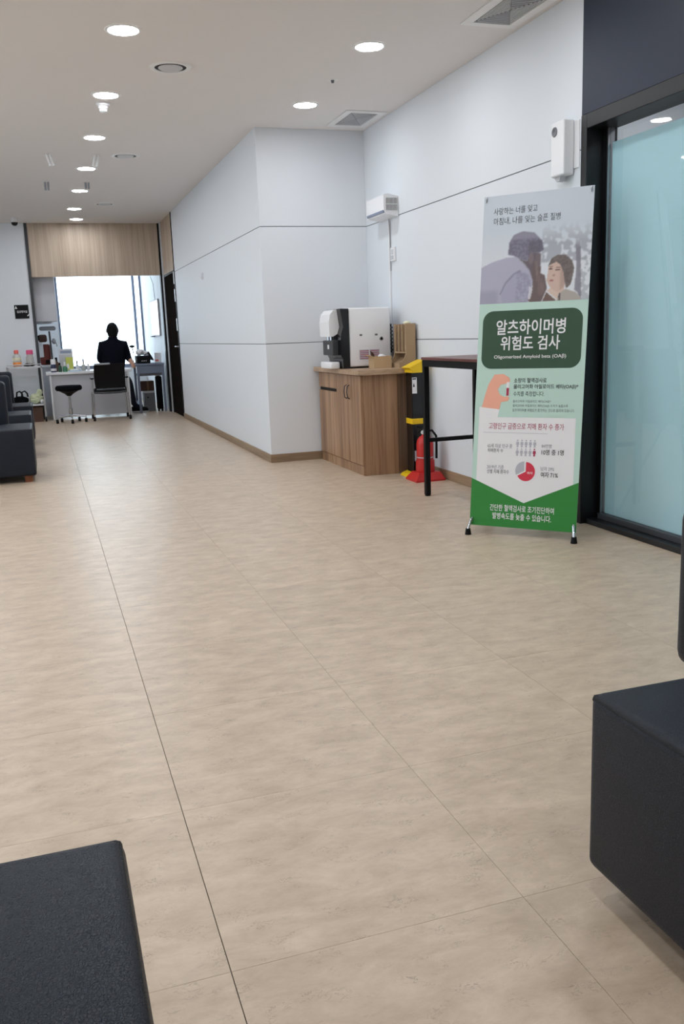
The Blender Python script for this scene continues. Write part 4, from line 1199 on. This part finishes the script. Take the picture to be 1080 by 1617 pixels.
for x, sg in ((0.650, -1), (1.125, 1)):
    MB().box((x - 0.022, 13.12, 0.590), (x + 0.022, 13.46, 0.612), bev=0.008).build('armrest', 'black', t, 40)
    MB().tube([(x, 13.14, 0.592), (x, 13.15, 0.50), (x, 13.16, 0.385)], 0.012, 8).build('arm_post', 'aluminium', t, 40)
    for y in (13.165, 13.60):
        MB().tube([(x, y, 0.392), (x + sg * 0.004, y, 0.24), (x + sg * 0.012, y, 0.066)], 0.0125, 10).build('leg', 'chrome', t, 40)
        MB().lathe((x + sg * 0.012, y, 0.032), [(0.0, -0.016), (0.028, -0.016), (0.032, -0.008), (0.032, 0.008), (0.028, 0.016), (0.0, 0.016)], 16, 'X').tube([(x + sg * 0.012, y, 0.07), (x + sg * 0.012, y, 0.03)], 0.010, 8).build('caster', 'black', t, 40)
    MB().tube([(x, 13.165, 0.392), (x, 13.60, 0.392)], 0.012, 8).build('side_rail', 'aluminium', t, 40)
MB().tube([(0.650, 13.18, 0.392), (0.70, 13.16, 0.47)], 0.010, 8).tube([(1.125, 13.18, 0.392), (1.095, 13.16, 0.47)], 0.010, 8).build('back_bracket', 'black', t, 40)

# grey table on the right with things on and under it
t = thing('side_table', 'blue-grey metal side table at the right of the desk', 'table', (1.58, 14.45, 0))
MB().box((1.375, 14.18, 0.725), (1.800, 14.75, 0.750), bev=0.003).build('table_top', 'bluegrey', t)
MB().box((1.40, 14.20, 0.60), (1.775, 14.215, 0.725)).build('drawer_front', 'bluegrey', t)
for x in (1.380, 1.760):
    for y in (14.19, 14.71):
        MB().box((x, y, 0.0), (x + 0.035, y + 0.035, 0.725)).build('leg', 'bluegrey', t)
MB().box((1.40, 14.22, 0.56), (1.765, 14.70, 0.60)).build('under_tray', 'midgrey', t)
t = thing('label_printer', 'black desktop printer with open lid on the grey side table', 'printer', (1.50, 14.45, 0.75))
MB().box((1.400, 14.27, 0.7505), (1.605, 14.60, 0.870), bev=0.010).build('body', 'black', t)
MB().box((1.609, 14.30, 0.785), (1.630, 14.58, 0.935), bev=0.006, rot=Matrix.Rotation(-0.5, 3, 'Y')).build('open_lid', 'black', t)
for k in range(3):
    MB().box((1.47 + 0.03 * k, 14.268, 0.785), (1.485 + 0.03 * k, 14.2705, 0.795)).build('button', 'ink_white', t)
t = thing('tissue_pile', 'crumpled white paper lying on the black printer', 'paper', (1.50, 14.45, 0.875))
MB().ball((1.48, 14.44, 0.922), (0.075, 0.08, 0.048), 3, 0.25, 11).ball((1.55, 14.42, 0.906), (0.05, 0.05, 0.033), 2, 0.3, 12).build('sheet', 'white', t)
t = thing('white_case', 'small white case at the right end of the grey side table', 'case', (1.73, 14.5, 0.75))
MB().box((1.690, 14.42, 0.7505), (1.795, 14.60, 0.905), bev=0.006).build('case', 'white', t)
MB().box((1.700, 14.417, 0.775), (1.745, 14.4205, 0.800)).build('pink_label', 'salmon', t)
t = thing('desk_lamp', 'small black desk lamp head above the printer', 'lamp', (1.385, 14.66, 0.75))
MB().lathe((1.385, 14.66, 0.75), [(0, 0), (0.035, 0.0), (0.035, 0.012), (0, 0.014)], 16).build('base', 'black', t, 40)
MB().tube([(1.385, 14.66, 0.762), (1.395, 14.66, 0.90), (1.375, 14.62, 1.01)], 0.007, 8).build('arm', 'black', t, 40)
MB().ball((1.372, 14.60, 1.015), (0.045, 0.032, 0.022), 2).build('head', 'black', t, 60)
t = thing('computer_tower', 'grey computer tower on the floor under the side table', 'computer', (1.56, 14.50, 0))
MB().box((1.490, 14.42, 0.0), (1.652, 14.70, 0.300), bev=0.006).build('case', 'midgrey', t)
MB().box((1.488, 14.415, 0.285), (1.654, 14.70, 0.315), bev=0.006).build('top_cover', 'offwhite', t)
MB().lathe((1.54, 14.42, 0.215), [(0.012, 0.0), (0.011, -0.004), (0.0, -0.004)], 14, 'Y').build('power_button', 'black', t, 40)
t = thing('brown_carton', 'dull brown box on the computer tower under the side table', 'box', (1.56, 14.55, 0.315))
MB().box((1.44, 14.46, 0.3155), (1.652, 14.69, 0.470), bev=0.004).build('carton', 'brown', t)
MB().box((1.54, 14.4585, 0.3155), (1.57, 14.4605, 0.470)).build('tape', 'tan_dark', t)
t = thing('suitcase', 'upright black trolley case with silver handle under the side table', 'suitcase', (1.71, 14.30, 0))
MB().box((1.660, 14.225, 0.035), (1.752, 14.345, 0.545), bev=0.018, seg=3).build('body', 'black_soft', t, 40)
MB().ball((1.69, 14.27, 0.565), (0.034, 0.03, 0.034), 2).build('handle', 'chrome', t, 60)
for x in (1.68, 1.735):
    MB().lathe((x, 14.255, 0.022), [(0, -0.010), (0.022, -0.010), (0.022, 0.010), (0, 0.010)], 14, 'X').lathe((x, 14.32, 0.022), [(0, -0.010), (0.022, -0.010), (0.022, 0.010), (0, 0.010)], 14, 'X').build('wheel', 'black', t, 40)
t = thing('foot_rest', 'small dark footrest box on the floor beside the computer tower', 'footrest', (1.40, 14.60, 0))
MB().box((1.330, 14.52, 0.0), (1.470, 14.69, 0.075), bev=0.006).build('base', 'black', t)
MB().prism([(14.52, 0.0755), (14.69, 0.0755), (14.69, 0.16), (14.52, 0.10)], 1.335, 1.465, 'X').build('pad', 'bluegrey', t)

t = thing('light_box', 'slim glowing white viewing panel on the right wall of the consulting room', 'light panel', (1.85, 15.2, 1.16))
MB().box((1.835, 14.72, 1.165), (1.8595, 15.74, 1.745), bev=0.004).build('frame', 'grey', t)
MB().box((1.832, 14.74, 1.185), (1.836, 15.72, 1.725)).build('screen', 'viewer_glow', t)
MB().box((1.80, 15.55, 1.150), (1.8595, 15.70, 1.165)).build('pen_tray', 'darkgrey', t)
MB().tube([(1.856, 15.2, 1.745), (1.852, 15.25, 2.0), (1.856, 15.6, 2.15)], 0.004, 6).build('cord', 'grey', t, 40)

# ================================================================== PERSON
def skin_mesh(name, V, Eg, R, root, sub=2):
    me = bpy.data.meshes.new(name)
    me.from_pydata(V, Eg, [])
    o = bpy.data.objects.new(name, me)
    C.objects.link(o)
    md = o.modifiers.new('skin', 'SKIN')
    md.use_smooth_shade = True
    sv = me.skin_vertices[0].data if me.skin_vertices else None
    if sv is None:
        bpy.context.view_layer.objects.active = o
        bpy.ops.mesh.customdata_skin_add()
        sv = me.skin_vertices[0].data
    for i, r in enumerate(R):
        rr = r if isinstance(r, tuple) else (r, r)
        sv[i].radius = rr
        sv[i].use_root = (i == root)
    m2 = o.modifiers.new('sub', 'SUBSURF')
    m2.levels = sub; m2.render_levels = sub
    dg = bpy.context.evaluated_depsgraph_get(); dg.update()
    out = bpy.data.meshes.new_from_object(o.evaluated_get(dg))
    bpy.data.objects.remove(o)
    return out
PX, PY = 1.085, 14.66
person = thing('person', 'person in a dark navy sweater sitting with back turned before the bright window', 'person', (PX, PY, 0))
J = {
 'pelvis': (1.075, 14.640, 0.560), 'waist': (1.078, 14.655, 0.720), 'chest': (1.085, 14.665, 0.930), 'upper': (1.088, 14.668, 1.060),
 'neck': (1.094, 14.672, 1.135), 'skull': (1.098, 14.682, 1.200), 'head': (1.100, 14.690, 1.285), 'crown': (1.100, 14.690, 1.345),
 'shL': (0.925, 14.665, 1.045), 'elL': (0.878, 14.735, 0.830), 'wrL': (0.930, 14.960, 0.770), 'haL': (0.955, 15.030, 0.765),
 'shR': (1.252, 14.660, 1.045), 'elR': (1.302, 14.690, 0.845), 'wrR': (1.345, 14.560, 0.775), 'haR': (1.352, 14.500, 0.752),
 'hipL': (0.985, 14.650, 0.550), 'knL': (0.935, 15.060, 0.520), 'anL': (0.945, 15.010, 0.100), 'toL': (0.935, 15.160, 0.050),
 'hipR': (1.165, 14.650, 0.550), 'knR': (1.285, 14.690, 0.500), 'anR': (1.315, 14.400, 0.110), 'toR': (1.440, 14.360, 0.045),
}
RD = {'pelvis': (0.165, 0.120), 'waist': (0.190, 0.120), 'chest': (0.205, 0.130), 'upper': (0.180, 0.108), 'neck': 0.058, 'skull': 0.062, 'head': 0.098, 'crown': 0.070,
 'shL': 0.084, 'elL': 0.062, 'wrL': 0.034, 'haL': 0.034, 'shR': 0.084, 'elR': 0.062, 'wrR': 0.034, 'haR': 0.034,
 'hipL': 0.098, 'knL': 0.066, 'anL': 0.046, 'toL': 0.036, 'hipR': 0.098, 'knR': 0.066, 'anR': 0.046, 'toR': 0.036}
names = list(J)
ED = [('pelvis', 'waist'), ('waist', 'chest'), ('chest', 'upper'), ('upper', 'neck'), ('neck', 'skull'), ('skull', 'head'), ('head', 'crown'),
 ('upper', 'shL'), ('shL', 'elL'), ('elL', 'wrL'), ('wrL', 'haL'), ('upper', 'shR'), ('shR', 'elR'), ('elR', 'wrR'), ('wrR', 'haR'),
 ('pelvis', 'hipL'), ('hipL', 'knL'), ('knL', 'anL'), ('anL', 'toL'), ('pelvis', 'hipR'), ('hipR', 'knR'), ('knR', 'anR'), ('anR', 'toR')]
VV = [J[n] for n in names]; RR = [RD[n] for n in names]
EE = [(names.index(a), names.index(b)) for a, b in ED]
# fingers: short chains rooted in each palm
for hnd, d, sd in (('haR', Vector((0.10, -0.75, -0.65)), Vector((1, 0.1, 0))), ('haL', Vector((0.25, 0.95, -0.05)), Vector((1, -0.2, 0)))):
    pi = names.index(hnd)
    d = d.normalized(); sd = sd.normalized()
    dn = Vector((0, 0, -1))
    for k, (off, ln) in enumerate(((-0.026, 0.062), (-0.009, 0.074), (0.009, 0.070), (0.026, 0.056))):
        b0 = Vector(J[hnd]) + sd * off + d * 0.022
        i0 = len(VV)
        VV += [tuple(b0), tuple(b0 + d * ln * 0.5), tuple(b0 + d * ln * 0.92 + dn * ln * 0.25)]
        RR += [0.0095, 0.0088, 0.0075]
        EE += [(pi, i0), (i0, i0 + 1), (i0 + 1, i0 + 2)]
    sgn = -1
    b0 = Vector(J[hnd]) + sd * sgn * 0.034 - d * 0.02
    i0 = len(VV)
    VV += [tuple(b0), tuple(b0 + sd * sgn * 0.018 + d * 0.032)]
    RR += [0.011, 0.009]
    EE += [(pi, i0), (i0, i0 + 1)]
bme = skin_mesh('body', VV, EE, RR, 0)
bo = bpy.data.objects.new('body', bme)
C.objects.link(bo)
bo.parent = person
og = ORG[person.name]
for v in bme.vertices: v.co -= og
bme.materials.clear()
for k in ('skin', 'sweater', 'jeans'): bme.materials.append(MATS[k])
for p in bme.polygons:
    c = p.center + og
    i = 1
    if c.z < 0.60 and not (c.x > 1.30 and c.y < 14.62 and c.z > 0.62): i = 2
    if c.z > 1.150: i = 0
    dR = (c - Vector(J['wrR'])).dot((Vector(J['haR']) - Vector(J['elR'])).normalized())
    if (c - Vector(J['haR'])).length < 0.15 and dR > -0.05: i = 0
    dL = (c - Vector(J['wrL'])).dot((Vector(J['haL']) - Vector(J['elL'])).normalized())
    if (c - Vector(J['haL'])).length < 0.15 and dL > -0.03: i = 0
    p.material_index = i
    p.use_smooth = True
hc = (1.100, 14.690, 1.280)
hr = MB().ball(hc, (0.090, 0.104, 0.118), 4)
for v in hr.bm.verts:
    q = v.co - Vector(hc)
    front = (q.y / 0.104) + 0.35 * (q.x / 0.09)
    if front > 0.35 and q.z < 0.045: v.co = Vector(hc) + q * 0.80
    if q.y < 0.02 and q.z < -0.03: v.co.z = hc[2] - 0.03 + (q.z + 0.03) * 1.35; v.co.y = max(v.co.y, hc[1] - 0.085)
    v.co += Vector((1, 1, 1)) * 0.002 * math.sin(v.co.x * 160) * math.cos(v.co.z * 130)
hr.build('hair', 'hair', person, 60)
MB().ball((1.188, 14.700, 1.270), (0.012, 0.022, 0.032), 2).build('ear', 'skin', person, 60)
MB().ball((1.012, 14.705, 1.270), (0.012, 0.022, 0.032), 2).build('ear', 'skin', person, 60)
fc = MB().ball((1.128, 14.782, 1.268), (0.013, 0.020, 0.018), 2)
fc.build('nose', 'skin', person, 60)
for dx in (-0.034, 0.030):
    MB().ball((1.118 + dx, 14.772 - 0.1 * dx, 1.292), (0.013, 0.008, 0.006), 2).build('eye', 'black', person, 60)
MB().ball((1.122, 14.776, 1.232), (0.024, 0.008, 0.006), 2).build('mouth', 'maroon', person, 60)
MB().lathe((1.092, 14.672, 1.125), [(0.066, -0.01), (0.076, 0.012), (0.073, 0.046), (0.062, 0.052)], 24, caps=False).build('collar', 'sweater', person, 60)
for a, b in (('anR', 'toR'), ('anL', 'toL')):
    pa, pb = Vector(J[a]), Vector(J[b])
    d = (pb - pa); d.z = 0; d.normalize()
    s = MB()
    heel = Vector((pa.x, pa.y, 0)) - d * 0.06
    s.tube([heel + Vector((0, 0, 0.045)), heel + d * 0.06 + Vector((0, 0, 0.052)), heel + d * 0.17 + Vector((0, 0, 0.043)), heel + d * 0.25 + Vector((0, 0, 0.034)), heel + d * 0.275 + Vector((0, 0, 0.030))], [0.036, 0.044, 0.043, 0.034, 0.015], 14)
    for v in s.bm.verts:
        if v.co.z < 0.004: v.co.z = 0.004
    sh = s.build('shoe', 'black', person, 60)
    so = MB().tube([heel - d * 0.025 + Vector((0, 0, 0.010)), heel + d * 0.275 + Vector((0, 0, 0.010))], 0.040, 14)
    for v in so.bm.verts: v.co.z = 0.0 if v.co.z < 0.010 else min(v.co.z, 0.016)
    so.build('sole', 'offwhite', sh)
t = thing('swivel_stool', 'dark stool under the seated person', 'stool', (1.075, 14.64, 0))
MB().lathe((1.075, 14.64, 0), [(0, 0.395), (0.17, 0.40), (0.185, 0.42), (0.17, 0.452), (0, 0.455)], 28).build('seat', 'black', t, 40)
MB().lathe((1.075, 14.64, 0), [(0, 0.05), (0.022, 0.05), (0.022, 0.395), (0, 0.395)], 16).build('post', 'chrome', t, 40)
for k in range(5):
    a = math.radians(30 + 72 * k)
    cx, cy = 1.075 + 0.22 * math.cos(a), 14.64 + 0.22 * math.sin(a)
    MB().tube([(1.075, 14.64, 0.085), (cx, cy, 0.065)], [0.018, 0.012], 8).build('spoke', 'black', t, 40)
    MB().ball((cx, cy, 0.028), 0.028, 2).build('caster', 'black', t, 60)

flush_text()
